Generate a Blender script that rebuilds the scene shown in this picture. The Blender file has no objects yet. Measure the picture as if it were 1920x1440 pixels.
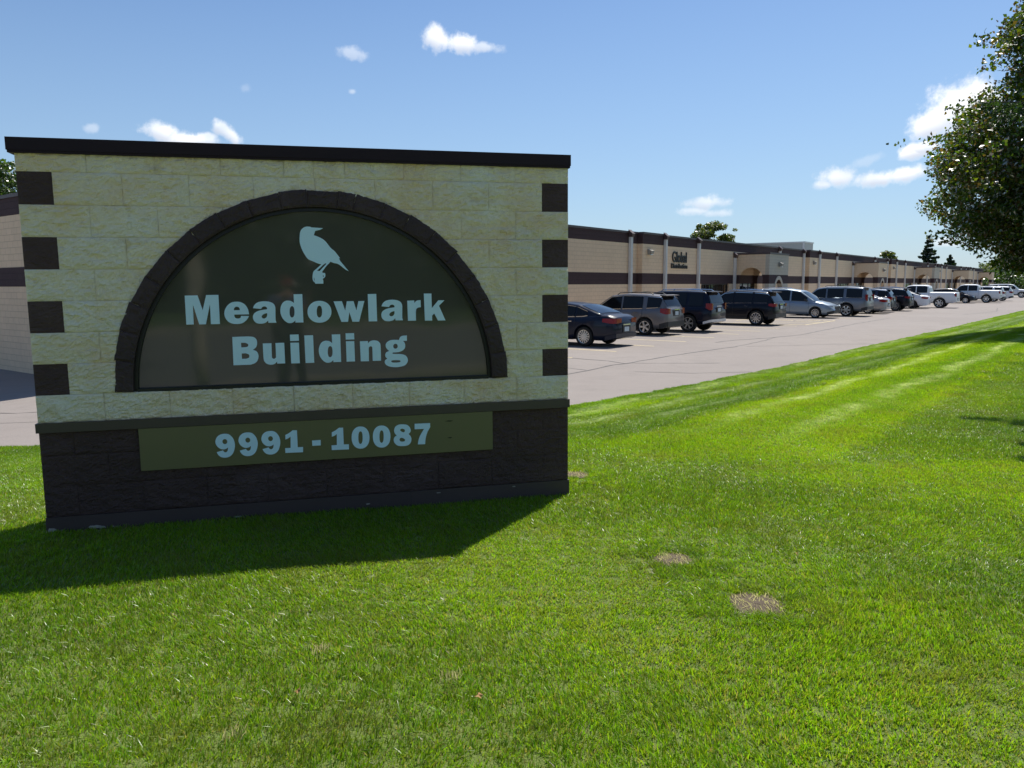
import bpy, bmesh, math, random, json
import numpy as np
from mathutils import Vector, Matrix, noise
R = math.radians
random.seed(7); np.random.seed(7)
SC = bpy.context.scene; COL = SC.collection

# ------------------------------------------------------------------ camera, world, sun, exposure
CAMZ = 1.63
PIT, ROL = R(7.3), R(0.2)
cam = bpy.data.objects.new('camera', bpy.data.cameras.new('camera')); COL.objects.link(cam)
cam.data.lens = 36*1460/1920; cam.data.sensor_width = 36; cam.data.clip_start = 0.05; cam.data.clip_end = 3000
_up = Vector((0, math.sin(PIT), math.cos(PIT))); _fw = Vector((0, math.cos(PIT), -math.sin(PIT)))
_r = Vector((1,0,0))*math.cos(ROL) - _up*math.sin(ROL); _u = Vector((1,0,0))*math.sin(ROL) + _up*math.cos(ROL)
cam.matrix_world = Matrix(((_r.x,_u.x,-_fw.x,0),(_r.y,_u.y,-_fw.y,0),(_r.z,_u.z,-_fw.z,CAMZ),(0,0,0,1)))
SC.camera = cam
SUN_AZ, SUN_EL = R(29.5), R(59)
SC.view_settings.view_transform = 'Standard'; SC.view_settings.look = 'None'
SC.view_settings.exposure = 0.68; SC.view_settings.gamma = 1; SC.view_settings.use_curve_mapping = False
sun = bpy.data.objects.new('sun', bpy.data.lights.new('sun', 'SUN')); COL.objects.link(sun)
sun.data.energy = 3.85; sun.data.angle = R(0.53); sun.data.color = (1.0, .95, .86)
_sd = Vector((math.sin(SUN_AZ)*math.cos(SUN_EL), math.cos(SUN_AZ)*math.cos(SUN_EL), math.sin(SUN_EL)))
sun.rotation_euler = _sd.to_track_quat('Z', 'Y').to_euler()

def pxdir(X, Y):
    a = (X-960)/1460; b = -(Y-720)/1460
    return (_r*a + _u*b + _fw).normalized()

W = bpy.data.worlds.new('World'); SC.world = W; W.use_nodes = True
def world():
    nt = W.node_tree; N = nt.nodes; L = nt.links; N.clear()
    out = N.new('ShaderNodeOutputWorld'); bg = N.new('ShaderNodeBackground')
    sky = N.new('ShaderNodeTexSky'); sky.sky_type = 'NISHITA'; sky.sun_disc = False
    sky.sun_elevation = SUN_EL; sky.sun_rotation = SUN_AZ
    sky.air_density = 1.0; sky.dust_density = 0.35; sky.ozone_density = 3.0; sky.altitude = 250
    bg.inputs['Strength'].default_value = 0.086
    tc = N.new('ShaderNodeTexCoord')
    def M(op, a, b=None, c=None):
        n = N.new('ShaderNodeMath'); n.operation = op
        for i, v in enumerate((a, b, c)):
            if v is None: continue
            if isinstance(v, (int, float)): n.inputs[i].default_value = v
            else: L.new(v, n.inputs[i])
        return n.outputs[0]
    def dot(v):
        n = N.new('ShaderNodeVectorMath'); n.operation = 'DOT_PRODUCT'
        L.new(tc.outputs['Generated'], n.inputs[0]); n.inputs[1].default_value = v; return n.outputs['Value']
    ns = N.new('ShaderNodeTexNoise'); ns.inputs['Scale'].default_value = 55; ns.inputs['Detail'].default_value = 7; ns.inputs['Roughness'].default_value = .62
    L.new(tc.outputs['Generated'], ns.inputs['Vector'])
    nb = N.new('ShaderNodeTexNoise'); nb.inputs['Scale'].default_value = 19; nb.inputs['Detail'].default_value = 3
    L.new(tc.outputs['Generated'], nb.inputs['Vector'])
    nz = M('ADD', M('MULTIPLY', M('SUBTRACT', ns.outputs[0], .5), 2.1), M('MULTIPLY', M('SUBTRACT', nb.outputs[0], .5), .7))
    # clouds: centre x, y (degrees taken from sight lines), half width, half height, tilt, strength
    B = [(300,246,34,17,.25,1),(345,262,48,16,.1,1),(425,247,27,14,.55,1),(385,262,30,12,0,.9),(659,100,22,11,.1,.42),
         (816,70,27,19,.4,.95),(868,81,30,17,0,1),(908,88,32,9,.1,.7),(1318,380,42,13,0,.8),(1300,395,30,9,0,.7),(1345,400,30,8,0,.6),
         (1572,333,40,18,0,1),(1640,335,55,14,-.05,1),(1700,327,42,14,-.1,1),(1545,345,22,9,0,.8),(1712,284,26,13,-.2,1),(1735,276,22,11,0,.9),
         (1745,232,34,24,-.3,1),(1790,205,46,42,-.4,1),(1825,195,42,40,-.2,.95),(1862,215,42,36,0,.85),(1770,455,20,9,0,.5),(1625,302,26,10,-.3,.3),
         (172,241,12,8,0,.3),(661,172,8,5,0,.5),(462,166,10,8,0,.15),(2050,190,60,40,0,1),(2110,215,70,35,0,1),(2300,330,90,22,0,.9),(-160,190,80,24,0,.9),(-250,215,60,20,0,.8),(-500,330,90,25,0,.8)]
    acc = None; shade = None
    for (x, y, hw, hh, tl, st) in B:
        d = pxdir(x, y); rt = d.cross(Vector((0,0,1))).normalized(); up = rt.cross(d).normalized()
        rt2 = rt*math.cos(tl) - up*math.sin(tl); up2 = rt*math.sin(tl) + up*math.cos(tl)
        ang = 1460*math.hypot(1, (x-960)/1460)
        a = M('MULTIPLY', dot(rt2), ang/hw); b = M('MULTIPLY', dot(up2), ang/hh)
        r2 = M('ADD', M('MULTIPLY', a, a), M('MULTIPLY', b, b))
        v = M('SUBTRACT', 1.0, M('SQRT', r2))              # 1 centre, 0 rim
        v = M('MULTIPLY_ADD', M('GREATER_THAN', dot(d), .5), M('ADD', v, 9), -9)
        s = N.new('ShaderNodeMapRange'); s.interpolation_type = 'SMOOTHSTEP'
        L.new(M('ADD', v, nz), s.inputs['Value']); s.inputs['From Min'].default_value = -.30; s.inputs['From Max'].default_value = .62
        s.inputs['To Min'].default_value = 0; s.inputs['To Max'].default_value = st
        dk = M('MULTIPLY', s.outputs[0], M('MAXIMUM', M('MULTIPLY_ADD', b, -1.1, .12), 0.0)); shade = dk if shade is None else M('MAXIMUM', shade, dk)
        acc = s.outputs[0] if acc is None else M('MAXIMUM', acc, s.outputs[0])
    up = N.new('ShaderNodeSeparateXYZ'); L.new(tc.outputs['Generated'], up.inputs[0])
    # a slight whitening toward the horizon
    hz = N.new('ShaderNodeMapRange'); L.new(up.outputs['Z'], hz.inputs['Value'])
    hz.inputs['From Min'].default_value = 0.0; hz.inputs['From Max'].default_value = 0.32; hz.inputs['To Min'].default_value = .6; hz.inputs['To Max'].default_value = 0.0
    mh = N.new('ShaderNodeMixRGB'); L.new(hz.outputs[0], mh.inputs[0]); L.new(sky.outputs[0], mh.inputs[1]); mh.inputs[2].default_value = (3.7, 4.8, 6.1, 1)
    cr = N.new('ShaderNodeValToRGB'); cr.color_ramp.elements[0].position = .35; cr.color_ramp.elements[0].color = (6.2,6.8,7.6,1)
    cr.color_ramp.elements[1].position = .62; cr.color_ramp.elements[1].color = (8.6,8.7,8.9,1); L.new(nb.outputs[0], cr.inputs[0])
    mx = N.new('ShaderNodeMixRGB'); L.new(acc, mx.inputs[0]); L.new(mh.outputs[0], mx.inputs[1]); cs = N.new('ShaderNodeMixRGB'); L.new(M('MINIMUM', shade, .75), cs.inputs[0]); L.new(cr.outputs[0], cs.inputs[1]); cs.inputs[2].default_value = (4.6, 5.1, 6.1, 1); L.new(cs.outputs[0], mx.inputs[2])
    tn = N.new('ShaderNodeMixRGB'); tn.blend_type = 'MULTIPLY'; tn.inputs[0].default_value = 1; L.new(mh.outputs[0], tn.inputs[1]); tn.inputs[2].default_value = (.76, .825, .885, 1); L.new(tn.outputs[0], mx.inputs[1])
    L.new(mx.outputs[0], bg.inputs['Color']); L.new(bg.outputs[0], out.inputs['Surface'])
world()

# ------------------------------------------------------------------ materials
MATS = {}
class NT:
    def __init__(s, name):
        s.m = bpy.data.materials.new(name); s.m.use_nodes = True; s.t = s.m.node_tree; s.t.nodes.clear(); s.N = s.t.nodes; s.L = s.t.links
        s.out = s.N.new('ShaderNodeOutputMaterial'); MATS[name] = s.m
    def n(s, typ, **k):
        nd = s.N.new('ShaderNode'+typ)
        for a, v in k.items():
            if a[0] == '_': setattr(nd, a[1:], v)
        for a, v in k.items():
            if a[0] != '_':
                key = a.replace('__', ' ')
                s.set(nd.inputs[key], v)
        return nd
    def set(s, inp, v):
        if isinstance(v, bpy.types.NodeSocket): s.L.new(v, inp)
        elif isinstance(v, bpy.types.Node): s.L.new(v.outputs[0], inp)
        else:
            if isinstance(v, tuple) and len(v) == 3 and inp.type == 'RGBA': v = v+(1,)
            inp.default_value = v
    def math(s, op, a, b=0.0, c=0.0, clamp=False):
        nd = s.N.new('ShaderNodeMath'); nd.operation = op; nd.use_clamp = clamp
        for i, v in enumerate((a, b, c)): s.set(nd.inputs[i], v)
        return nd.outputs[0]
    def mix(s, f, a, b, mode='MIX'):
        nd = s.N.new('ShaderNodeMixRGB'); nd.blend_type = mode
        for i, v in enumerate((f, a, b)): s.set(nd.inputs[i], v)
        return nd.outputs[0]
    def ramp(s, f, stops):
        nd = s.N.new('ShaderNodeValToRGB'); s.set(nd.inputs[0], f); e = nd.color_ramp.elements
        while len(e) < len(stops): e.new(.5)
        for i, (p, c) in enumerate(stops):
            e[i].position = p; e[i].color = tuple(c)+(1,) if len(c) == 3 else c
        return nd.outputs[0]
    def noise(s, scale, detail=4, rough=.55, vec=None, dist=0.0):
        nd = s.N.new('ShaderNodeTexNoise'); nd.inputs['Scale'].default_value = scale; nd.inputs['Detail'].default_value = detail
        nd.inputs['Roughness'].default_value = rough; nd.inputs['Distortion'].default_value = dist
        if vec is not None: s.set(nd.inputs['Vector'], vec)
        return nd.outputs[0]
    def obj(s): return s.N.new('ShaderNodeTexCoord').outputs['Object']
    def pos(s): return s.N.new('ShaderNodeNewGeometry').outputs['Position']
    def mapv(s, v, scale=(1,1,1), rot=(0,0,0), loc=(0,0,0)):
        nd = s.N.new('ShaderNodeMapping'); s.set(nd.inputs['Vector'], v); nd.inputs['Scale'].default_value = scale; nd.inputs['Rotation'].default_value = rot; nd.inputs['Location'].default_value = loc
        return nd.outputs[0]
    def bump(s, h, strength=.5, dist=.01, nrm=None):
        nd = s.N.new('ShaderNodeBump'); nd.inputs['Strength'].default_value = strength; nd.inputs['Distance'].default_value = dist
        s.set(nd.inputs['Height'], h)
        if nrm is not None: s.set(nd.inputs['Normal'], nrm)
        return nd.outputs[0]
    def bsdf(s, col, rough=.8, metal=0.0, coat=0.0, spec=.5, normal=None, emis=None, **k):
        nd = s.N.new('ShaderNodeBsdfPrincipled'); s.set(nd.inputs['Base Color'], col); s.set(nd.inputs['Roughness'], rough)
        s.set(nd.inputs['Metallic'], metal); s.set(nd.inputs['Coat Weight'], coat); s.set(nd.inputs['Specular IOR Level'], spec)
        nd.inputs['Coat Roughness'].default_value = .04
        if normal is not None: s.set(nd.inputs['Normal'], normal)
        s.L.new(nd.outputs[0], s.out.inputs['Surface']); return nd

def simple(name, col, rough=.6, metal=0., coat=0., spec=.5, var=.12, bump=0., bs=40):
    if name in MATS: return MATS[name]
    t = NT(name); o = t.obj(); nz = t.noise(3.0, 5, .6, o)
    c = t.mix(nz, tuple(x*(1-var) for x in col), tuple(min(1, x*(1+var)) for x in col))
    nr = t.bump(t.noise(bs, 4, .6, o), bump, .004) if bump else None
    t.bsdf(c, rough, metal, coat, spec, nr); return t.m

def m_split(name, c1, c2, c3, bumpd=.012):
    """painted split-face block: broken relief, slight grime in a few patches"""
    t = NT(name); p = t.pos()
    big = t.noise(2.3, 4, .6, p); mid = t.noise(9, 5, .65, p)
    col = t.ramp(big, [(.3, c1), (.55, c2), (.75, c3)])
    col = t.mix(t.math('MULTIPLY', t.ramp(mid, [(.45, (0,0,0)), (.75, (1,1,1))]), .25), col, tuple(x*.72 for x in c1))
    if c1[0] > .3: col = t.mix(t.ramp(t.noise(3.1, 4, .7, t.mapv(p, (1,1,1.6), loc=(3,1,2))), [(.60,(0,0,0)),(.74,(.55,.55,.55))]), col, (.62,.46,.17)); col = t.mix(t.ramp(t.noise(2.0, 4, .7, t.mapv(p, (1,1,1.3), loc=(8,1,2))), [(.58,(0,0,0)),(.72,(.5,.5,.5))]), col, (.80,.78,.66))
    pm = t.mapv(p, (1, 1, 1.5))
    h1 = t.noise(28, 6, .62, pm, .6); h2 = t.noise(75, 5, .6, p, .4); h3 = t.noise(240, 2, .5, p)
    h = t.math('ADD', t.math('MULTIPLY', h1, 1.0), t.math('ADD', t.math('MULTIPLY', h2, .42), t.math('MULTIPLY', h3, .10)))
    t.bsdf(col, .62, spec=.35, normal=t.bump(h, 1.0, bumpd)); return t.m
m_split('cream_block_paint', (.90,.69,.42), (.94,.81,.56), (.94,.87,.69), .016)
m_split('dark_block_paint', (.070,.040,.033), (.088,.050,.042), (.11,.068,.060), .018)
m_split('arch_paint', (.050,.030,.026), (.064,.038,.034), (.085,.055,.050), .010)
simple('plinth_paint', (.074,.048,.044), .55, bump=.3, bs=30, var=.2)
simple('bare_concrete', (.38,.34,.28), .9, bump=.5)
simple('cap_metal', (.022,.011,.013), .6, spec=.25)
simple('ledge_metal', (.080,.058,.040), .5)
simple('black_frame', (.008,.008,.008), .4)

def m_panel(name, col, rough, wav):
    t = NT(name); o = t.obj()
    nr = t.bump(t.noise(1.7, 1, .4, o), 1.0, wav)
    sp = t.noise(90, 3, .7, t.mapv(o, (1,1,.35)))
    c = t.mix(t.ramp(sp, [(.60, (0,0,0)), (.80, (.28,.28,.28))]), col, (.10,.10,.07))
    r = t.math('MULTIPLY_ADD', t.noise(6, 4, .6, o), .05, rough)
    t.bsdf(c, r, spec=.6, normal=nr); return t.m
m_panel('bronze_panel', (.092,.085,.062), .03, .004)
m_panel('olive_panel', (.165,.145,.070), .30, .001)
simple('letter_blue', (.72,.93,.99), .5, var=.03)

def m_cmu(name, col, soft=1.0):
    t = NT(name); o = t.obj(); sx = t.N.new('ShaderNodeSeparateXYZ'); t.L.new(o, sx.inputs[0])
    cb = t.N.new('ShaderNodeCombineXYZ'); t.L.new(t.math('ADD', sx.outputs[0], sx.outputs[1]), cb.inputs[0]); t.L.new(sx.outputs[2], cb.inputs[1])
    b = t.N.new('ShaderNodeTexBrick'); t.L.new(cb.outputs[0], b.inputs['Vector']); b.inputs['Scale'].default_value = 1
    b.inputs['Brick Width'].default_value = .4064; b.inputs['Row Height'].default_value = .2032; b.inputs['Mortar Size'].default_value = .009; b.inputs['Mortar Smooth'].default_value = .3
    k = lambda f: tuple(x*f for x in col)+(1,)
    b.inputs['Color1'].default_value = k(.95); b.inputs['Color2'].default_value = k(1.04); b.inputs['Mortar'].default_value = k(.60)
    big = t.noise(.6, 4, .6, o); st = t.noise(2.2, 5, .7, t.mapv(o, (2.6,2.6,.30)))
    c = t.mix(.5, b.outputs['Color'], t.mix(big, k(.80), k(1.12)))
    c = t.mix(t.ramp(st, [(.56,(0,0,0)),(.78,(.45,.45,.45))]), c, k(.62))  # vertical streaks: grazing-sun shadows of the rough face painted as darker colour
    h = t.math('ADD', t.math('MULTIPLY', b.outputs['Fac'], -.6), t.math('MULTIPLY', t.noise(22, 5, .7, o), .9))
    t.bsdf(c, .8, spec=.3, normal=t.bump(h, .9*soft, .012)); return t.m
m_cmu('tan_block', (.80,.60,.41)); m_cmu('brown_block', (.060,.034,.036)); m_cmu('grey_tan_block', (.54,.48,.39))
simple('coping_metal', (.070,.045,.045), .5)
simple('galvanised', (.66,.65,.64), .4)
simple('dark_slot', (.02,.02,.02), .5)
simple('roof_gravel', (.25,.24,.22), .9)
simple('bronze_frame', (.020,.016,.013), .4)
simple('dark_interior', (.012,.009,.008), .9)
t = NT('dark_glass'); t.bsdf((.008,.009,.011), .04, spec=.3)
simple('white_wall', (.46,.46,.43), .7)
simple('black_letter', (.012,.009,.009), .5)
simple('lamp_grey', (.30,.28,.25), .5)

def m_lot():
    t = NT('lot_asphalt'); p = t.pos()
    a = t.noise(.12, 5, .6, p); b = t.noise(1.3, 5, .65, p); g = t.noise(70, 3, .7, p)
    c = t.ramp(a, [(.3, (.215,.188,.172)), (.6, (.262,.232,.213))])
    c = t.mix(t.ramp(b, [(.5,(0,0,0)),(.75,(.6,.6,.6))]), c, (.175,.155,.142))
    c = t.mix(t.ramp(t.noise(.75, 3, .6, t.mapv(p, loc=(4,9,0))), [(.66,(0,0,0)),(.74,(.45,.45,.45))]), c, (.10,.09,.082))
    c = t.mix(.35, c, t.ramp(g, [(.3,(.16,.14,.13)),(.7,(.38,.335,.31))]))
    ck = t.N.new('ShaderNodeTexVoronoi'); ck.feature = 'DISTANCE_TO_EDGE'; ck.inputs['Scale'].default_value = .085
    t.L.new(t.mix(.06, p, t.noise(.8, 4, .6, p)) if False else t.mapv(p), ck.inputs['Vector'])
    t.bsdf(c, .85, spec=.3, normal=t.bump(g, .5, .006)); return t.m
m_lot()
simple('road_asphalt', (.17,.165,.155), .85, bump=.4)
simple('curb_concrete', (.40,.35,.28), .85, bump=.3)
simple('crack_tar', (.055,.048,.045), .6)
simple('line_yellow', (.66,.55,.32), .75, var=.25)

def sheen_streaks(t, c, p):  # mowing streaks and bands: sheen of leaning blades and clippings painted as colour
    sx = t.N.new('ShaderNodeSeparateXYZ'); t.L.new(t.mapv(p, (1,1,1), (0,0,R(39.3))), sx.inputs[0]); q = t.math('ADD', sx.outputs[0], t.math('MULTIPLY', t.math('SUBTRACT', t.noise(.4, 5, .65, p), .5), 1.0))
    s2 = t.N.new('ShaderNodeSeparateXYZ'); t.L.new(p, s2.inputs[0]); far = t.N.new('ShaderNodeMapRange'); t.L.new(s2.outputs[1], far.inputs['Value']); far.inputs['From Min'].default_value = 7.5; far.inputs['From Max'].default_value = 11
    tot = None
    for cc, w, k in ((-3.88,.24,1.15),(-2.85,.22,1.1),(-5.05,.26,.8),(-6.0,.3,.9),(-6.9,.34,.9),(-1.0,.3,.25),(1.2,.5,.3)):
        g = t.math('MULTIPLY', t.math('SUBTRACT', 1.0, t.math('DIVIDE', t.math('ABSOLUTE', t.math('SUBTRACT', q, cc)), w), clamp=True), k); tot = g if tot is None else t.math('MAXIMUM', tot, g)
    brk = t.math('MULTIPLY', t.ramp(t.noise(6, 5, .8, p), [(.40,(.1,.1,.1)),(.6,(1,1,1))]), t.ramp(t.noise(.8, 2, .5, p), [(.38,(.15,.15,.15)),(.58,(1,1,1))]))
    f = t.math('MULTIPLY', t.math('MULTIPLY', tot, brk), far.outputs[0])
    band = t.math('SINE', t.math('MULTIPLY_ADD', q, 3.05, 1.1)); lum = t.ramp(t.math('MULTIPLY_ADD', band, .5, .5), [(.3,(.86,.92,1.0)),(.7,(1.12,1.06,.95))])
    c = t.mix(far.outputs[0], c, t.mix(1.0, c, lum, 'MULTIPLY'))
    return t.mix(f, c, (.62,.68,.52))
def m_lawn():
    t = NT('lawn_base'); p = t.pos()
    a = t.noise(.55, 5, .6, p); b = t.noise(5, 6, .7, p); g = t.noise(60, 4, .75, p)
    c = t.ramp(a, [(.25, (.07,.15,.016)), (.5, (.09,.185,.016)), (.75, (.13,.22,.022))])
    c = t.mix(.45, c, t.ramp(g, [(.3,(.03,.065,.008)),(.62,(.13,.24,.025)),(.8,(.18,.25,.06))]))
    c = t.mix(t.ramp(b, [(.55,(0,0,0)),(.75,(.25,.25,.25))]), c, (.15,.15,.06))
    s9 = t.N.new('ShaderNodeSeparateXYZ'); t.L.new(p, s9.inputs[0]); nr_ = t.N.new('ShaderNodeMapRange'); t.L.new(s9.outputs[1], nr_.inputs['Value']); nr_.inputs['From Min'].default_value = 11; nr_.inputs['From Max'].default_value = 16; nr_.inputs['To Min'].default_value = .6; nr_.inputs['To Max'].default_value = 0
    c = t.mix(nr_.outputs[0], c, t.ramp(g, [(.3,(.15,.20,.04)),(.7,(.31,.34,.11))]))
    c = sheen_streaks(t, c, p)
    h = t.math('ADD', g, t.math('MULTIPLY', b, .6))
    t.bsdf(c, .75, spec=.25, normal=t.bump(h, .9, .03)); return t.m
m_lawn()

def m_leafy(name, trans=.45, rough=.42, attr=True, tint=None, world_var=None, stripes=False):
    t = NT(name)
    col = t.N.new('ShaderNodeAttribute'); col.attribute_name = 'tone'; c = col.outputs['Color']
    p = t.pos()
    if world_var:
        lo, hi = world_var
        c = t.mix(1.0, c, t.ramp(t.noise(.42, 5, .62, p), [(.33, lo), (.66, hi)]), 'MULTIPLY')
        c = t.mix(t.ramp(t.noise(1.7, 5, .7, t.mapv(p, (1,1,1), loc=(5,3,0))), [(.50,(0,0,0)),(.72,(.5,.5,.5))]), c, (.25,.24,.07))
        # drier turf close to the road side
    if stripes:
        c = sheen_streaks(t, c, p)
    d = t.n('BsdfDiffuse', Color=c); tr = t.n('BsdfTranslucent', Color=t.mix(1.0, c, (1.25,1.25,.55,1), 'MULTIPLY'))
    g = t.n('BsdfGlossy', Color=(1,1,1,1), Roughness=rough)
    m1 = t.n('MixShader'); t.set(m1.inputs[0], trans); t.L.new(d.outputs[0], m1.inputs[1]); t.L.new(tr.outputs[0], m1.inputs[2])
    fr = t.n('Fresnel', IOR=1.42)
    m2 = t.n('MixShader'); t.set(m2.inputs[0], t.math('MULTIPLY', fr.outputs[0], .30 if not world_var else .12)); t.L.new(m1.outputs[0], m2.inputs[1]); t.L.new(g.outputs[0], m2.inputs[2])
    t.L.new(m2.outputs[0], t.out.inputs['Surface']); return t.m
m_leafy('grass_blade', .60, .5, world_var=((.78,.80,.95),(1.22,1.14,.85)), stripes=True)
m_leafy('leaf', .52, .5)
t = NT('straw'); _c = t.N.new('ShaderNodeAttribute'); _c.attribute_name = 'tone'; t.bsdf(_c.outputs['Color'], .9, spec=.1)
simple('bark', (.11,.085,.065), .9, bump=.8, bs=25, var=.3)
simple('pale_bark', (.55,.48,.38), .85, bump=.5, bs=18, var=.3)
simple('verge_grass', (.05,.10,.018), .9, var=.3)
simple('soil', (.10,.075,.05), .95, bump=.8, bs=60, var=.4)

def paint(name, col, metal=.0, rough=.35):
    if name in MATS: return MATS[name]
    t = NT(name); t.bsdf(col, rough, metal, .30, .20); return t.m
paint('paint_navy', (.006,.010,.026)); paint('paint_grey', (.19,.18,.18), .5); paint('paint_midnight', (.004,.006,.018)); paint('paint_black', (.005,.006,.012))
paint('paint_silverblue', (.30,.36,.42), .5); paint('paint_steel', (.20,.21,.23), .6); paint('paint_silver', (.34,.34,.35), .6); paint('paint_slate', (.045,.055,.085), .5)
paint('paint_white', (.72,.73,.75), 0.0); paint('paint_blue', (.01,.03,.16))
simple('tyre', (.012,.012,.012), .8, bump=.2); simple('alloy', (.55,.56,.58), .25, metal=.85, var=.05); simple('chrome', (.75,.76,.78), .12, metal=1, var=.02)
simple('black_plastic', (.018,.018,.018), .55); simple('number_plate_white', (.50,.60,.66), .4, var=.1)
t = NT('red_lens'); t.bsdf((.24,.004,.004), .2, coat=.2, spec=.3); t = NT('clear_lens'); t.bsdf((.55,.58,.6), .1, metal=.4, coat=1.0)
simple('skin', (.50,.30,.22), .55); simple('shirt_blue', (.06,.08,.17), .8); simple('dark_trousers', (.03,.032,.035), .85); simple('hair_brown', (.05,.03,.02), .7); simple('red_cap_cloth', (.25,.04,.03), .7)

# ------------------------------------------------------------------ mesh helpers
class MB:
    def __init__(s): s.v = []; s.f = []
    def box(s, x0, y0, z0, x1, y1, z1):
        b = len(s.v); s.v += [(x0,y0,z0),(x1,y0,z0),(x1,y1,z0),(x0,y1,z0),(x0,y0,z1),(x1,y0,z1),(x1,y1,z1),(x0,y1,z1)]
        s.f += [(b,b+3,b+2,b+1),(b+4,b+5,b+6,b+7),(b,b+1,b+5,b+4),(b+1,b+2,b+6,b+5),(b+2,b+3,b+7,b+6),(b+3,b,b+4,b+7)]; return s
    def hexa(s, p):
        b = len(s.v); s.v += [tuple(q) for q in p]
        s.f += [(b,b+3,b+2,b+1),(b+4,b+5,b+6,b+7),(b,b+1,b+5,b+4),(b+1,b+2,b+6,b+5),(b+2,b+3,b+7,b+6),(b+3,b,b+4,b+7)]; return s
    def grid(s, P):
        b = len(s.v); n = len(P[0])
        for r in P: s.v += [tuple(q) for q in r]
        for i in range(len(P)-1):
            for j in range(n-1): s.f.append((b+i*n+j, b+i*n+j+1, b+(i+1)*n+j+1, b+(i+1)*n+j))
        return s
    def tube(s, pts, rad, n=8, cap=True):
        b = len(s.v); prev = None
        for i, p in enumerate(pts):
            p = Vector(p); q = Vector(pts[min(i+1, len(pts)-1)]) - Vector(pts[max(i-1, 0)])
            q.normalize(); a = q.orthogonal().normalized() if prev is None else (prev - q*prev.dot(q)).normalized(); prev = a; c = q.cross(a)
            r = rad[i] if isinstance(rad, (list, tuple)) else rad
            for k in range(n):
                t = 2*math.pi*k/n; s.v.append(tuple(p + a*math.cos(t)*r + c*math.sin(t)*r))
        for i in range(len(pts)-1):
            for k in range(n):
                s.f.append((b+i*n+k, b+i*n+(k+1) % n, b+(i+1)*n+(k+1) % n, b+(i+1)*n+k))
        if cap: s.f.append(tuple(b+k for k in range(n))[::-1]); s.f.append(tuple(b+(len(pts)-1)*n+k for k in range(n)))
        return s
    def build(s, name, mat, parent=None, smooth=False, loc=None):
        me = bpy.data.meshes.new(name); me.from_pydata(s.v, [], s.f); me.validate()
        me.materials.append(MATS[mat]);
        if smooth: me.polygons.foreach_set('use_smooth', [True]*len(me.polygons))
        me.update(); return link(name, me, parent, loc)
def link(name, me, parent=None, loc=None):
    o = bpy.data.objects.new(name, me); COL.objects.link(o)
    if parent: o.parent = parent
    if loc: o.location = loc
    return o
def tag(o, label, cat, group=None):
    o['label'] = label; o['category'] = cat
    if group: o['group'] = group
    return o
def thing(name, label, cat, loc=(0,0,0), rz=0, group=None):
    o = bpy.data.objects.new(name, None); COL.objects.link(o); o.location = loc; o.rotation_euler = (0,0,rz); o.empty_display_size = .2
    return tag(o, label, cat, group)
def sm(t): t = max(0., min(1., t)); return t*t*(3-2*t)
def fbm(v, o=4): return noise.fractal(v, .8, 2.1, o)
def fixn(o):
    bm = bmesh.new(); bm.from_mesh(o.data); bmesh.ops.recalc_face_normals(bm, faces=bm.faces); bm.to_mesh(o.data); bm.free(); return o

# ------------------------------------------------------------------ ground
EDGE = [(-400,4),(-60,9.0),(-20,9.8),(-6.84,10.2),(-5.6,10.35),(-3,10.9),(-.8,11.9),(.98,13.39),(3.88,16.35),(6.83,19.63),(11,24.95),(15.35,30.2),(18.7,34.2),(28.8,46.8),(38.6,58.9),(60,86),(120,165),(400,530)]
ex = np.array([e[0] for e in EDGE]); ey = np.array([e[1] for e in EDGE])
def edge_y(x): return float(np.interp(x, ex, ey))
def edge_d(x, y):
    h = .4; sl = (edge_y(x+h)-edge_y(x-h))/(2*h); return (edge_y(x)-y)/math.sqrt(1+sl*sl)
def lot_z(x, y): return -.5 - .66*sm((-x-5)/9)*sm((y-9.5)/9)
def near_road(x): return -2.3 - .2*x
def lawn_z(x, y):
    d = edge_d(x, y); z = lot_z(x, y) + max(-.25, min(.02, d*.15)) + .48*sm(d/4.6)
    z += .012*math.sin(x*1.3+.5)*math.sin(y*1.1) * sm(d/3)
    k = sm((y-near_road(x))/3.0)               # toward the road behind
    return z*k + (1-k)*(-.06) if y < near_road(x)+3 else z
def axis(a, b, f0, f1, fine, grow=1.18):
    xs = list(np.arange(f0, f1+1e-6, fine)); s = fine
    while xs[-1] < b: s = min(s*grow, 60); xs.append(xs[-1]+s)
    s = fine
    while xs[0] > a: s = min(s*grow, 60); xs.insert(0, xs[0]-s)
    return xs
X = axis(-420, 900, -10, 45, .4)
T = [-2.5, -.6, -.15, 0, .13, .3, .6] + axis(1.0, 760, 1.0, 44, .4, 1.13)[0:]
P = []
for t_ in T:
    r = []
    for x in X:
        y = max(edge_y(x)-t_*(1 if x < -1 else 1.28), near_road(x)); r.append((x, y, lawn_z(x, y)))
    P.append(r)
lawn = MB().grid(P[::-1]).build('lawn', 'lawn_base', smooth=True); lawn['kind'] = 'structure'
XL = axis(-420, 900, -30, 10, .8, 1.25); YL = axis(5, 700, 5, 30, .8, 1.25)
lot = MB().grid([[(x, y, lot_z(x, y)) for x in XL] for y in YL]).build('parking_lot', 'lot_asphalt', smooth=True); lot['kind'] = 'structure'
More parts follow.
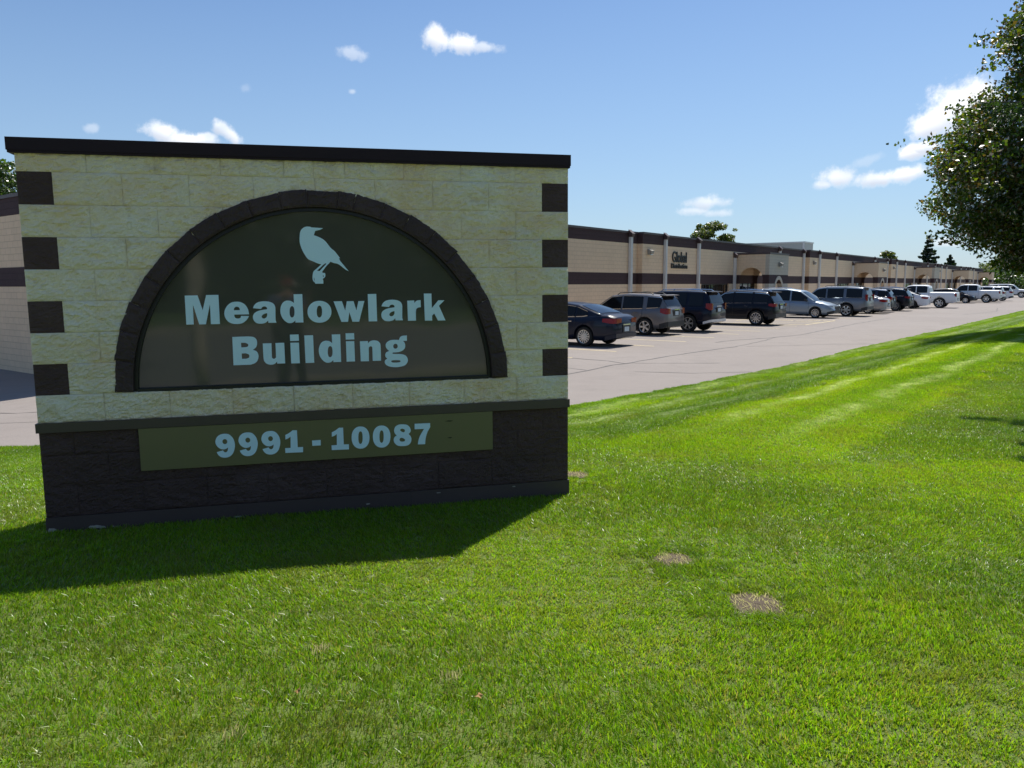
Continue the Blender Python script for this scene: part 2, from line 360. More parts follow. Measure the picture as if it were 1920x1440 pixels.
# road behind the camera and the verge beyond it (seen mirrored in the sign panel)
rd = MB().grid([[(x, near_road(x)-.01-k*14.6/6, -.10+.05*math.sin(math.pi*k/6)) for x in np.linspace(-120, 120, 13)] for k in range(7)]).build('road', 'road_asphalt', smooth=True); rd['kind'] = 'structure'
def curb(y0off, nm):
    m = MB(); xs = np.linspace(-120, 120, 49)
    for a, b in zip(xs[:-1], xs[1:]):
        ya, yb = near_road(a)+y0off, near_road(b)+y0off
        m.hexa([(a,ya-.16,-.3),(b,yb-.16,-.3),(b,yb,-.3),(a,ya,-.3),(a,ya-.16,.04),(b,yb-.16,.04),(b,yb,.04),(a,ya,.04)])
    o = m.build('kerb', 'curb_concrete'); o['kind'] = 'structure'
curb(.08, 'kerb'); curb(-14.5, 'kerb')
vg = MB().grid([[(x, near_road(x)-14.65-d, .02+.04*d*(.6+.4*math.sin(x*.2))) for x in np.linspace(-200, 200, 60)] for d in (0, 2, 5, 9, 14, 30, 90, 300)]).build('verge', 'verge_grass', smooth=True); vg['kind'] = 'structure'
far = MB().box(-1500,-1400,-6,1500,1500,-1.6).build('terrain', 'lawn_base'); far['kind'] = 'structure'

# cracks and stall lines on the lot (thin sheets 4 mm above it)
def ribbon(pts, w, name, mat, jit=0.0, z=.005):
    q = []
    for i in range(len(pts)-1):
        a, b = Vector(pts[i]), Vector(pts[i+1]); n = max(1, int((b-a).length/.35)) if jit else 1
        for k in range(n): q.append(a.lerp(b, k/n))
    q.append(Vector(pts[-1])); L_, R_ = [], []
    for i, p in enumerate(q):
        d = (q[min(i+1, len(q)-1)]-q[max(i-1, 0)]).normalized(); nn = Vector((-d.y, d.x)); off = nn*(random.uniform(-1, 1)*jit)
        ww = w*(random.uniform(.5, 1.3) if jit else 1)
        a, b = p+off+nn*ww/2, p+off-nn*ww/2
        L_.append((a.x, a.y, lot_z(a.x, a.y)+z)); R_.append((b.x, b.y, lot_z(b.x, b.y)+z))
    o = MB().grid([R_, L_]).build(name, mat, lot); return o
for pts, w in [([(1.0,17.9),(1.33,18.39),(1.85,19.18),(2.69,20.56),(3.08,20.83),(4.36,22.63),(5.65,24.19),(7.62,26.4)],.09),([(.2,23.6),(1.63,22.57),(2.67,21.58),(3.08,20.83)],.06),
    ([(3.18,20.97),(5.61,20.89)],.05),([(7.4,28.3),(8.38,29.41),(10.04,30.5),(11.97,32.34),(14.85,36.43),(17.8,40.64),(23,47.5)],.10),([(.4,20.9),(1.43,19.81),(1.86,19.3)],.04),([(3,18.9),(4.34,18.52),(5.84,18.81)],.05),
    ([(7.97,26.39),(11.01,27.19),(12.77,27.36)],.05),([(7.6,26.4),(9.5,29.2),(10.4,30.8)],.05),([(-12.5,14.2),(-10.5,14.6),(-8.8,13.6),(-7.2,13.9)],.05),([(-11,12.4),(-9,12.1),(-7,12.4)],.04),([(22,40),(25,41.5),(28,43)],.07),([(30,52),(36,58),(41,66)],.08)]:
    ribbon(pts, w*.7, 'crack', 'crack_tar', .03)
# ------------------------------------------------------------------ the building
AZ = R(37.3); D = Vector((math.sin(AZ), math.cos(AZ))); NN = Vector((math.cos(AZ), -math.sin(AZ))); A0 = Vector((2.78, 38.6))
def wall_xy(s, off): p = A0 + D*s + NN*off; return p.x, p.y
S0 = -22.0
cx, cy = wall_xy(S0, 0)
BLD = thing('building', 'long low tan block building with brown bands, arched porches and downspouts', 'building', (cx, cy, 0), R(90)-AZ)
CAPT, FASB, BANT, BANB, BASE = 4.50, 3.85, 2.22, 1.61, -1.4
VS = [21.5-S0+32*k for k in range(5)]; BEND = 158-S0
mbs = {k: MB() for k in ('low', 'band', 'up', 'fas', 'cap')}
def wall_run(x0, x1, out=0., window=False):
    y0, y1 = -out, .3
    if not window: mbs['low'].box(x0, y0, BASE, x1, y1, BANB)
    mbs['band'].box(x0, y0-.004, BANB, x1, y1, BANT); mbs['up'].box(x0, y0, BANT, x1, y1, FASB); mbs['fas'].box(x0, y0-.004, FASB, x1, y1, CAPT-.11)
    mbs['cap'].box(x0, y0-.05, CAPT-.11, x1, y1+.1, CAPT)
runs = []; x = .0
feats = []
for v in [VS[0]-32]+VS:
    sh = 1.35 if v < VS[0] else 0
    feats.append((v+16.2+sh, v+19.0+sh, 'p')); feats.append((v+26.3, v+31.0, 'w'))
feats = [f for f in feats if f[0] > 1 and f[1] < BEND-1]
cur = .0
for a, b, k in feats:
    wall_run(cur, a); wall_run(a, b, .32 if k == 'p' else 0, k == 'w'); cur = b
wall_run(cur, BEND)
# end wall going back from the near corner, and the far end
for (xa, xb) in ((0, .3),):
    y0, y1 = .3, 70
    mbs['low'].box(xa, y0, BASE, xb, y1, BANB); mbs['band'].box(xa-.004, y0, BANB, xb, y1, BANT); mbs['up'].box(xa, y0, BANT, xb, y1, FASB)
    mbs['fas'].box(xa-.004, y0, FASB, xb, y1, CAPT-.11); mbs['cap'].box(xa-.05, y0+.1, CAPT-.11, xb+.1, y1, CAPT)
mbs['low'].box(BEND-.3, .3, BASE, BEND, 70, FASB)
mbs['fas'].box(BEND-.3, .3, FASB, BEND, 70, CAPT-.11)
mbs['low'].build('lower_wall', 'tan_block', BLD); mbs['up'].build('upper_wall', 'tan_block', BLD)
mbs['band'].build('brown_band', 'brown_block', BLD); mbs['fas'].build('fascia', 'brown_block', BLD); mbs['cap'].build('roof_coping', 'coping_metal', BLD)
MB().box(.3, .4, 4.1, BEND-.3, 69.9, 4.25).build('roof', 'roof_gravel', BLD)
MB().box(.3, 69.7, BASE, BEND-.3, 70, 4.25).build('back_wall', 'tan_block', BLD)
MB().box(-2.0 if False else .31, -2.6, -.52, BEND, -.001, -.40).build('walkway', 'curb_concrete', BLD)

# storefront windows
def window(x0, x1, z0, z1, n):
    fr = MB(); t = .06
    fr.box(x0, .10, z0, x1, .18, z0+t); fr.box(x0, .10, z1-t, x1, .18, z1)
    xs = np.linspace(x0, x1, n+1)
    for i, xx in enumerate(xs):
        a = min(max(xx-t/2, x0), x1-t); fr.box(a, .10, z0+t, a+t, .18, z1-t)
    o = fr.build('window', 'bronze_frame', BLD)
    for i in range(n):
        MB().box(xs[i]+.03, .135, z0+t, xs[i+1]-.03, .145, z1-t).build('pane', 'dark_glass', o)
    MB().box(x0, .1, BASE, x1, .3, z0).build('window_sill', 'tan_block', o)
    MB().box(x0, 2.0, z0, x1, 2.05, z1).build('dark_backing', 'dark_interior', o)  # added near-black sheet standing for the unlit room behind the panes
for a, b, k in feats:
    if k == 'w': window(a, b, -.2, BANB, 5)

# downspouts
def downspout(x, out, top, zb=-.45):
    m = MB(); y = -out-.02; w = .10; m.box(x-w, y-.16, zb, x-.02, y, top-.28); m.box(x-.02, y-.10, zb, x+.02, y, top-.28); m.box(x+.02, y-.16, zb, x+w, y, top-.28)
    d = m.build('downspout', 'galvanised', BLD)
    h = MB(); h.hexa([(x-.13,y-.20,top-.30),(x+.13,y-.20,top-.30),(x+.13,y,top-.30),(x-.13,y,top-.30),(x-.16,y-.26,top-.12),(x+.16,y-.26,top-.12),(x+.16,y,top+.10),(x-.16,y,top+.10)])
    h.build('conductor_head', 'coping_metal', d)
    s = MB(); s.box(x-.018, y-.12, zb+.6, x+.018, y-.101, top-1.0); s.build('slot', 'dark_slot', d)
    for z in (zb+1.5, zb+2.9):
        if z < top-.6: MB().box(x-.12, y-.175, z, x+.12, y-.161, z+.05).build('strap', 'galvanised', d)
for v in [VS[0]-32]+VS:
    for off, out, top in ((9.1, 0, CAPT-.02), (15.3+(1.3 if v < VS[0] else 0), 0, CAPT-.02), (18.86+(1.35 if v < VS[0] else 0), .32, CAPT-.02), (25.6, 0, CAPT-.02), (31.75, 0, 3.72)):
        xx = v+off
        if 1 < xx < BEND-1: downspout(xx, out, top)
downspout(VS[0]-32+8.6, 0, CAPT-.02) if False else None

# arched entrance porches
def arch_half(z, r, zs, sharp=1.0):
    if z <= zs: return r
    q = 1-((z-zs)/(r*sharp))**2
    return r*math.sqrt(q) if q > 0 else 0
def face_cells(m, W0, W1, za, zb, c, r, zs, put, sharp=1.0):
    """wall strip between za and zb with an arched opening; put(u0,u1,z0,z1,u0t,u1t) adds a cell"""
    apex = zs + r*sharp; cuts = sorted({za, zb, *[z for z in np.linspace(zs, apex, 11) if za < z < zb], *([zs] if za < zs < zb else [])})
    for z0, z1 in zip(cuts[:-1], cuts[1:]):
        h0, h1 = arch_half(z0, r, zs, sharp), arch_half(z1, r, zs, sharp)
        if z0 >= apex-1e-6: put(W0, W1, z0, z1, W0, W1)
        else:
            put(W0, c-h0, z0, z1, W0, c-h1); put(c+h0, W1, z0, z1, c+h1, W1)
PD, PW, PT = 2.45, 4.0, 3.75
def porch(v, grey):
    mt = {k: MB() for k in ('tan', 'front', 'bandm')}
    T = .28
    def side(mk, xx):
        return lambda a, b, z0, z1, at, bt: mk.hexa([(xx,-b,z0),(xx+T,-b,z0),(xx+T,-a,z0),(xx,-a,z0),(xx,-bt,z1),(xx+T,-bt,z1),(xx+T,-at,z1),(xx,-at,z1)])
    def front(mk, pr=0.):
        return lambda a, b, z0, z1, at, bt: mk.hexa([(v+a,-PD-pr,z0),(v+b,-PD-pr,z0),(v+b,-PD+T,z0),(v+a,-PD+T,z0),(v+at,-PD-pr,z1),(v+bt,-PD-pr,z1),(v+bt,-PD+T,z1),(v+at,-PD+T,z1)])
    for xx in (v, v+PW-T):
        for (za, zb, k) in ((-.5, BANB, 'tan'), (BANB, BANT, 'bandm'), (BANT, PT-.12, 'tan')):
            face_cells(None, .0, PD-T, za, zb, 1.15, .86, 1.88, side(mt[k], xx+(-.003 if k == 'bandm' and xx == v else 0)))
    for (za, zb, k) in ((-.5, BANB, 'front'), (BANB, BANT, 'bandm'), (BANT, PT-.12, 'front')):
        face_cells(None, 0, PW, za, zb, 2.0, .78, 1.0, front(mt[k]), 1.15)
    o = mt['tan'].build('entrance_porch', 'tan_block', BLD)
    mt['front'].build('porch_front', 'grey_tan_block' if grey else 'tan_block', o); mt['bandm'].build('porch_band', 'brown_block', o)
    MB().box(v-.04, -PD-.04, PT-.12, v+PW+.04, 0-.01, PT).build('porch_coping', 'coping_metal', o)
    MB().box(v+T+.01, -PD+T+.01, 2.86, v+PW-T-.01, -.02, 2.92).build('added_soffit', 'dark_interior', o)  # near-black ceiling added to darken the porch inside
    tr = MB(); n = 14; ri, ro = .78, 1.0
    for i in range(n):
        a0, a1 = math.pi*i/n, math.pi*(i+1)/n
        P4 = [(v+2-math.cos(a)*rr, 1.0+math.sin(a)*rr*1.15) for a in (a0, a1) for rr in (ri, ro)]
        (x0,z0),(x1,z1),(x2,z2),(x3,z3) = P4; y0, y1 = -PD-.03, -PD-.004
        tr.hexa([(x0,y0,z0),(x1,y0,z1),(x1,y1,z1),(x0,y1,z0),(x2,y0,z2),(x3,y0,z3),(x3,y1,z3),(x2,y1,z2)])
    for sg in (-1, 1):
        a, b = sorted((v+2+sg*ri, v+2+sg*ro)); tr.box(a, -PD-.03, -.45, b, -PD-.004, 1.0)
    fixn(tr.build('arch_trim', 'grey_tan_block', o))
    dr = MB(); dr.box(v+.3, -.03, -.4, v+PW-.3, -.008, BANB); dr.build('door', 'dark_glass', o)
    fr = MB()
    for q in np.linspace(v+.3, v+PW-.36, 4): fr.box(q, -.07, -.4, q+.06, -.031, BANB)
    fr.build('door_frame', 'bronze_frame', o)
for i, v in enumerate(VS): porch(v, i == 0 or i == 2)

# wall lights on the piers, small cameras on the porch fronts
def wall_fixture(x, y, z):
    m = MB(); m.hexa([(x-.16,y-.22,z-.10),(x+.16,y-.22,z-.10),(x+.16,y,z-.16),(x-.16,y,z-.16),(x-.18,y-.26,z+.06),(x+.18,y-.26,z+.06),(x+.18,y,z+.16),(x-.18,y,z+.16)])
    o = m.build('wall_fixture', 'lamp_grey', BLD); MB().box(x-.13, y-.20, z-.17, x+.13, y-.03, z-.135).build('lens', 'clear_lens', o)
for v in [VS[0]-32]+VS[:-1]: wall_fixture(v+17.3+(1.0 if v < VS[0] else 0), -.33, 3.42)
for v in VS[:2]: wall_fixture(v+2.0, -PD-.03, 2.95)  # small cameras on the porch fronts, given the wall light shape

def text_part(txt, size, sx, x, z, y, name='lettering', bold=.012, parent=None, ext=.03):
    cu = bpy.data.curves.new('t', 'FONT'); cu.body = txt; cu.size = size; cu.offset = bold; cu.extrude = ext
    tmp = bpy.data.objects.new('t', cu); me = bpy.data.meshes.new_from_object(tmp); bpy.data.objects.remove(tmp); bpy.data.curves.remove(cu)
    co = np.empty(len(me.vertices)*3); me.vertices.foreach_get('co', co); co = co.reshape(-1, 3); co[:, 0] -= co[:, 0].min(); w = co[:, 0].max(); co[:, 0] *= sx/w
    q = np.stack([co[:, 0], -co[:, 2], co[:, 1]], 1); me.vertices.foreach_set('co', q.ravel()); me.materials.clear(); me.materials.append(MATS['black_letter'])
    o = link(name, me, parent or BLD); o.location = (x, y, z); return o
text_part('Global', .92, 2.0, 11.42-S0, 2.93, -.035, bold=.008)
text_part('Distribution', .42, 2.25, 11.28-S0, 2.56, -.035, bold=.004)

# stall lines
stalls = [-15.95+2.575*k for k in range(66)]
for k, s in enumerate(stalls):
    if 8.2 < s < 15.5: continue
    a, b = Vector(wall_xy(s, 3.6)), Vector(wall_xy(s, 8.9)); ribbon([tuple(a), tuple(b)], .11, 'stall_line', 'line_yellow')
for (a, b) in (((8.6,8.9),(8.6,3.6)),((14.2,8.9),(14.2,3.6)),((8.6,8.9),(14.2,8.9)),((8.7,5.0),(11.4,8.8)),((8.7,8.0),(9.4,8.8)),((11.4,8.8),(14.1,5.0)),((10.4,3.8),(13.6,8.5)),((13.2,8.8),(14.1,7.4)),((11.2,4.2),(14.1,4.1))):
    ribbon([wall_xy(*a), wall_xy(*b)], .11, 'hatch_line', 'line_yellow', z=.009)

# pale warehouse rising behind the roof
d0 = pxdir(1507, 500); k0 = 125/d0.y; wx, wy = d0.x*k0, 125
WH = thing('warehouse', 'pale blank warehouse block showing above the brown roofline', 'building', (wx, wy, -.6), math.atan2(-NN.y, -NN.x))
MB().box(0, -4.4, 0, 40, 0, 8.6).build('wall', 'white_wall', WH); MB().box(-.1, -4.5, 8.6, 40.1, .1, 8.8).build('coping', 'galvanised', WH)
MB().box(.02,.02,0,.27,.14,8.6).build('downspout','galvanised',WH)

# ------------------------------------------------------------------ the sign
GL = json.loads(r'''{"M":[[[0.9371,1.5732,1],[0.9362,1.3782,1],[0.983,1.3782,1],[0.9853,1.5132,1],[1.018,1.3779,1],[1.0606,1.378,1],[1.0937,1.5154,1],[1.0921,1.3778,1],[1.1499,1.3776,1],[1.1508,1.5754,1],[1.073,1.5754,1],[1.0451,1.4731,1],[1.0176,1.5736,1]]],"e":[[[1.342,1.4402,1],[1.3375,1.4731],[1.3202,1.5056],[1.2927,1.5233],[1.2647,1.5277],[1.2339,1.5232],[1.2072,1.5048],[1.1894,1.478],[1.1824,1.451],[1.1864,1.4213],[1.2037,1.3938],[1.2288,1.3798],[1.2592,1.3752],[1.2925,1.3795],[1.3194,1.3964],[1.3346,1.416],[1.3414,1.4283,1],[1.2894,1.4302,1],[1.286,1.4184],[1.2777,1.4141],[1.2649,1.4128],[1.252,1.4176],[1.2468,1.4276],[1.2461,1.44,1]],[[1.2443,1.4697,1],[1.2468,1.482],[1.2558,1.4917],[1.2662,1.4936],[1.2769,1.4899],[1.2826,1.4814],[1.2839,1.47,1]]],"a":[[[1.3702,1.4815,1],[1.3793,1.5022],[1.3991,1.5193],[1.4257,1.5263],[1.452,1.5275],[1.4829,1.523],[1.5063,1.5102],[1.5165,1.4901],[1.5172,1.465],[1.5154,1.415],[1.5163,1.3924],[1.5205,1.3787,1],[1.4671,1.3793,1],[1.4654,1.3959,1],[1.4523,1.3821],[1.4304,1.3751],[1.4088,1.3745],[1.3876,1.38],[1.3718,1.3978],[1.3667,1.4203],[1.374,1.4426],[1.3938,1.4582],[1.4204,1.4667],[1.4628,1.473,1],[1.4614,1.4835],[1.4527,1.4911],[1.4407,1.4918],[1.43,1.4865],[1.4232,1.4756,1]],[[1.4616,1.446,1],[1.4456,1.4423],[1.4308,1.4341],[1.424,1.4217],[1.4297,1.4116],[1.4416,1.4094],[1.4539,1.4161],[1.4607,1.4285,1]]],"d":[[[1.643,1.5734,1],[1.7015,1.5737,1],[1.7011,1.3769,1],[1.6472,1.3771,1],[1.6474,1.3922,1],[1.6337,1.3799],[1.6164,1.3742],[1.5946,1.3771],[1.5712,1.3963],[1.5555,1.4242],[1.5496,1.4545],[1.5535,1.487],[1.5668,1.5143],[1.5867,1.528],[1.6062,1.5303],[1.6254,1.526],[1.6434,1.5132,1]],[[1.6441,1.4518],[1.6419,1.4328],[1.6372,1.4202],[1.6304,1.4136],[1.6214,1.4138],[1.6152,1.4206],[1.6116,1.4334],[1.611,1.4524],[1.6133,1.4713],[1.618,1.4839],[1.6248,1.4905],[1.6337,1.4904],[1.6399,1.4836],[1.6435,1.4708]]],"o":[[[1.895,1.4479],[1.8892,1.4203],[1.8746,1.3978],[1.8527,1.3816],[1.8255,1.3734],[1.7947,1.3741],[1.7683,1.3833],[1.7479,1.4003],[1.7353,1.4232],[1.7318,1.4508],[1.7376,1.4781],[1.752,1.5005],[1.7737,1.5166],[1.8007,1.5249],[1.8315,1.5245],[1.8579,1.5154],[1.8785,1.4986],[1.8913,1.4756]],[[1.8309,1.45],[1.8286,1.4302],[1.8235,1.417],[1.816,1.4101],[1.8061,1.4103],[1.7992,1.4174],[1.7951,1.4308],[1.7944,1.4507],[1.7967,1.4705],[1.8018,1.4837],[1.8093,1.4906],[1.8192,1.4904],[1.8261,1.4833],[1.8301,1.47]]],"w":[[[1.9122,1.5204,1],[1.9696,1.5211,1],[1.9903,1.4544,1],[2.0037,1.5201,1],[2.05,1.5205,1],[2.068,1.4546,1],[2.0843,1.52,1],[2.1259,1.5204,1],[2.0845,1.3741,1],[2.0374,1.3751,1],[2.0186,1.4437,1],[2.0071,1.3747,1],[1.9608,1.3756,1]]],"l":[[[2.1509,1.5688,1],[2.2105,1.5691,1],[2.2111,1.3746,1],[2.1517,1.3748,1]]],"r":[[[2.4299,1.5182,1],[2.4795,1.519,1],[2.4811,1.4997,1],[2.4909,1.5121],[2.5041,1.5187],[2.5263,1.521,1],[2.5266,1.4698,1],[2.5065,1.4665],[2.4937,1.4562],[2.4894,1.4328],[2.489,1.3736,1],[2.4313,1.3738,1]]],"k":[[[2.551,1.5676,1],[2.6053,1.567,1],[2.6067,1.4622,1],[2.6557,1.5176,1],[2.6998,1.517,1],[2.6591,1.4782,1],[2.7049,1.3709,1],[2.6499,1.3709,1],[2.6228,1.4231,1],[2.607,1.4065,1],[2.6073,1.3712,1],[2.5543,1.3723,1]]],"B":[[[1.2254,1.2874,1],[1.3283,1.2883,1],[1.3614,1.284],[1.3811,1.2674],[1.3855,1.2396],[1.377,1.2122],[1.3556,1.1952,1],[1.379,1.1834],[1.3903,1.1589],[1.387,1.1312],[1.3719,1.1064],[1.3376,1.0924,1],[1.2233,1.0922,1]],[[1.28,1.246,1],[1.3071,1.2453,1],[1.3233,1.2373],[1.3267,1.2277],[1.3214,1.2178],[1.3055,1.2143,1],[1.2803,1.214,1]],[[1.281,1.1723,1],[1.3082,1.172,1],[1.3259,1.1644],[1.3301,1.1532],[1.3257,1.1407],[1.3087,1.1347,1],[1.2801,1.1346,1]]],"u":[[[1.4228,1.2371,1],[1.4802,1.2371,1],[1.479,1.1485],[1.4821,1.1332],[1.4916,1.1278],[1.5025,1.1335],[1.5066,1.1487],[1.5068,1.2378,1],[1.5656,1.2383,1],[1.5659,1.0933,1],[1.5124,1.0941,1],[1.5121,1.1093,1],[1.4968,1.093],[1.4747,1.0877],[1.4483,1.0927],[1.4298,1.1095],[1.423,1.1401]]],"dot":[[[1.6061,1.2945,1],[1.6652,1.2946,1],[1.6658,1.2498,1],[1.6061,1.2499,1]]],"i":[[[1.6065,1.2372,1],[1.6647,1.2366,1],[1.665,1.0915,1],[1.6065,1.0919,1]]],"n":[[[2.0849,1.2345,1],[2.1411,1.2346,1],[2.1416,1.2174,1],[2.1564,1.2326],[2.1797,1.2388],[2.2053,1.2355],[2.2229,1.222],[2.2299,1.1983],[2.2303,1.0908,1],[2.1714,1.0912,1],[2.1711,1.1791],[2.1684,1.1922],[2.1593,1.1966],[2.1489,1.1912],[2.1453,1.1746],[2.1441,1.09,1],[2.0862,1.0909,1]]],"g":[[[2.4207,1.2676,1],[2.4191,1.2287,1],[2.3919,1.2295,1],[2.4035,1.2134],[2.4067,1.1933],[2.4009,1.1724],[2.3821,1.1571],[2.3558,1.1489],[2.3181,1.1474,1],[2.3128,1.1424],[2.3179,1.1375,1],[2.3449,1.1356],[2.3789,1.133],[2.4074,1.122],[2.4216,1.1004],[2.4209,1.0766],[2.403,1.0534],[2.3685,1.0424],[2.3318,1.04],[2.2954,1.0449],[2.2672,1.058],[2.2563,1.0768],[2.2604,1.0935],[2.2763,1.1035,1],[2.2637,1.116],[2.2616,1.1345],[2.2699,1.15],[2.2909,1.1588,1],[2.2732,1.1761],[2.2662,1.1999],[2.2745,1.2206],[2.2957,1.2341],[2.327,1.2391],[2.3634,1.2365,1],[2.3701,1.2547],[2.3877,1.2658]],[[2.3528,1.1916],[2.3504,1.1825],[2.3445,1.1763],[2.3361,1.1743],[2.3278,1.1768],[2.3223,1.1833],[2.3205,1.1926],[2.3228,1.2017],[2.3287,1.2079],[2.3371,1.2099],[2.3454,1.2074],[2.3509,1.2009]],[[2.3028,1.0842],[2.3097,1.0898],[2.3359,1.0911],[2.362,1.0891],[2.3707,1.083],[2.3631,1.0754],[2.3354,1.0731],[2.3093,1.0756]]],"9":[[[1.0893,0.5022,1],[1.1302,0.5116,1],[1.1364,0.5009],[1.1473,0.4973],[1.1577,0.5043],[1.1628,0.5191],[1.1639,0.5319,1],[1.1527,0.5231],[1.1346,0.5195],[1.115,0.5241],[1.0961,0.5403],[1.0854,0.5623],[1.0854,0.5836],[1.0957,0.6065],[1.1163,0.6224],[1.1443,0.6272],[1.1718,0.6222],[1.1927,0.603],[1.2053,0.5766],[1.2097,0.5463],[1.204,0.5122],[1.1905,0.4829],[1.1676,0.465],[1.1394,0.4604],[1.114,0.4676],[1.097,0.4845]],[[1.1612,0.5719],[1.1586,0.5631],[1.1525,0.5568],[1.1444,0.5549],[1.1367,0.5578],[1.1312,0.5647],[1.1296,0.5738],[1.1322,0.5826],[1.1383,0.5888],[1.1463,0.5907],[1.1541,0.5879],[1.1596,0.581]]],"1":[[[1.5974,0.6268,1],[1.6263,0.6252,1],[1.6265,0.5037,1],[1.6627,0.5032,1],[1.6615,0.4664,1],[1.5414,0.4687,1],[1.5412,0.5023,1],[1.5784,0.5022,1],[1.5811,0.5829,1],[1.564,0.5708],[1.5456,0.5645,1],[1.5466,0.5966,1],[1.5719,0.6082]]],"-":[[[1.7258,0.546,1],[1.7849,0.5461,1],[1.7843,0.5082,1],[1.7264,0.5086,1]]],"0":[[[2.1261,0.5444],[2.1217,0.5142],[2.1108,0.4912],[2.0943,0.4753],[2.0733,0.4678],[2.0477,0.4693],[2.0274,0.4794],[2.0121,0.4971],[2.0029,0.5212],[2.0005,0.5517],[2.005,0.5818],[2.0158,0.6046],[2.0322,0.6204],[2.0531,0.628],[2.0786,0.6267],[2.099,0.6168],[2.1143,0.5992],[2.1236,0.5751]],[[2.0778,0.5468],[2.0758,0.524],[2.0716,0.5097],[2.0655,0.5025],[2.0569,0.503],[2.0513,0.5109],[2.0482,0.5256],[2.0477,0.5485],[2.0497,0.5713],[2.0538,0.5855],[2.0599,0.5927],[2.0685,0.5922],[2.0741,0.5844],[2.0773,0.5697]]],"8":[[[2.3643,0.628],[2.3952,0.6232],[2.4147,0.6073],[2.423,0.5866],[2.4203,0.5686],[2.4067,0.5549,1],[2.4217,0.5369],[2.4269,0.5139],[2.4183,0.4872],[2.3956,0.4705],[2.3578,0.4682],[2.3248,0.4747],[2.3034,0.4963],[2.2987,0.5192],[2.3068,0.539],[2.3211,0.5481,1],[2.3075,0.5659],[2.3038,0.5886],[2.3133,0.6128],[2.3356,0.6264]],[[2.3469,0.5862],[2.3524,0.5949],[2.3657,0.5965],[2.3788,0.589],[2.3811,0.5776],[2.3738,0.569],[2.3585,0.5743]],[[2.3406,0.5167],[2.3462,0.5277],[2.3595,0.5292],[2.3747,0.5206],[2.3811,0.5098],[2.3742,0.5021],[2.3587,0.5007],[2.3456,0.5051]]],"7":[[[2.453,0.6278,1],[2.566,0.6263,1],[2.5663,0.5977,1],[2.5452,0.5616],[2.5332,0.526],[2.5279,0.4944],[2.5261,0.4726,1],[2.4728,0.4735,1],[2.4789,0.5064],[2.4932,0.5419],[2.5211,0.5866,1],[2.4519,0.5872,1]]],"bird":[[[1.8601,2.0266,1],[1.8393,2.0151],[1.8069,2.0073,1],[1.7956,1.9781,1],[1.8239,1.968],[1.8505,1.9544],[1.8735,1.9356],[1.906,1.8926],[1.9358,1.8649],[1.9685,1.8198,1],[1.9606,1.8205,1],[1.9684,1.8007,1],[2.024,1.7307,1],[2.0002,1.743],[1.9734,1.7658],[1.9498,1.7816],[1.926,1.7868],[1.9007,1.7966,1],[1.8917,1.7852],[1.8739,1.7679],[1.8433,1.7281,1],[1.8447,1.7194,1],[1.86,1.7183],[1.8637,1.7071],[1.8599,1.6897],[1.8483,1.6811,1],[1.8447,1.6752,1],[1.8477,1.6654],[1.8476,1.6445,1],[1.7923,1.645,1],[1.7919,1.6502,1],[1.7795,1.6642],[1.7752,1.6834],[1.7788,1.7145],[1.7856,1.7318],[1.8015,1.7456],[1.8385,1.7784,1],[1.8132,1.7854],[1.7833,1.7993],[1.7534,1.8131],[1.7341,1.8372],[1.7124,1.8801],[1.7007,1.9212],[1.6995,1.9554],[1.7057,1.9998],[1.7218,2.0237],[1.7458,2.0359],[1.7726,2.0351],[1.7825,2.0311,1]],[[1.8078,1.7345,1],[1.8254,1.7323,1],[1.8727,1.7818,1],[1.8695,1.7863,1],[1.8555,1.7783,1]],[[1.7857,1.692,1],[1.7841,1.6763,1],[1.7921,1.6561,1],[1.7884,1.6746,1]],[[1.8476,1.7055,1],[1.8461,1.6933,1],[1.8497,1.6898,1],[1.8517,1.6985,1]]]}''')
yaw, tl = 0.247292, 0.0056320
SG = thing('monument_sign', 'cream split-faced block sign with dark quoins, arched bronze panel and building name', 'sign', (-3.103499+.0133*math.cos(yaw), 5.005534+.0133*math.sin(yaw), .713619+CAMZ-2.36), 0)
SG.rotation_euler = Matrix.Rotation(yaw, 3, 'Z').__matmul__(Matrix.Rotation(-tl, 3, 'Y')).to_euler()
SW, CH, BW = 3.634, .2032, 3.634/9
ACX, ACZ, RM, RI, RO = 1.8135, 2.36-.2032*7+.003, 1.285, 1.225, 1.342
seed = [0]
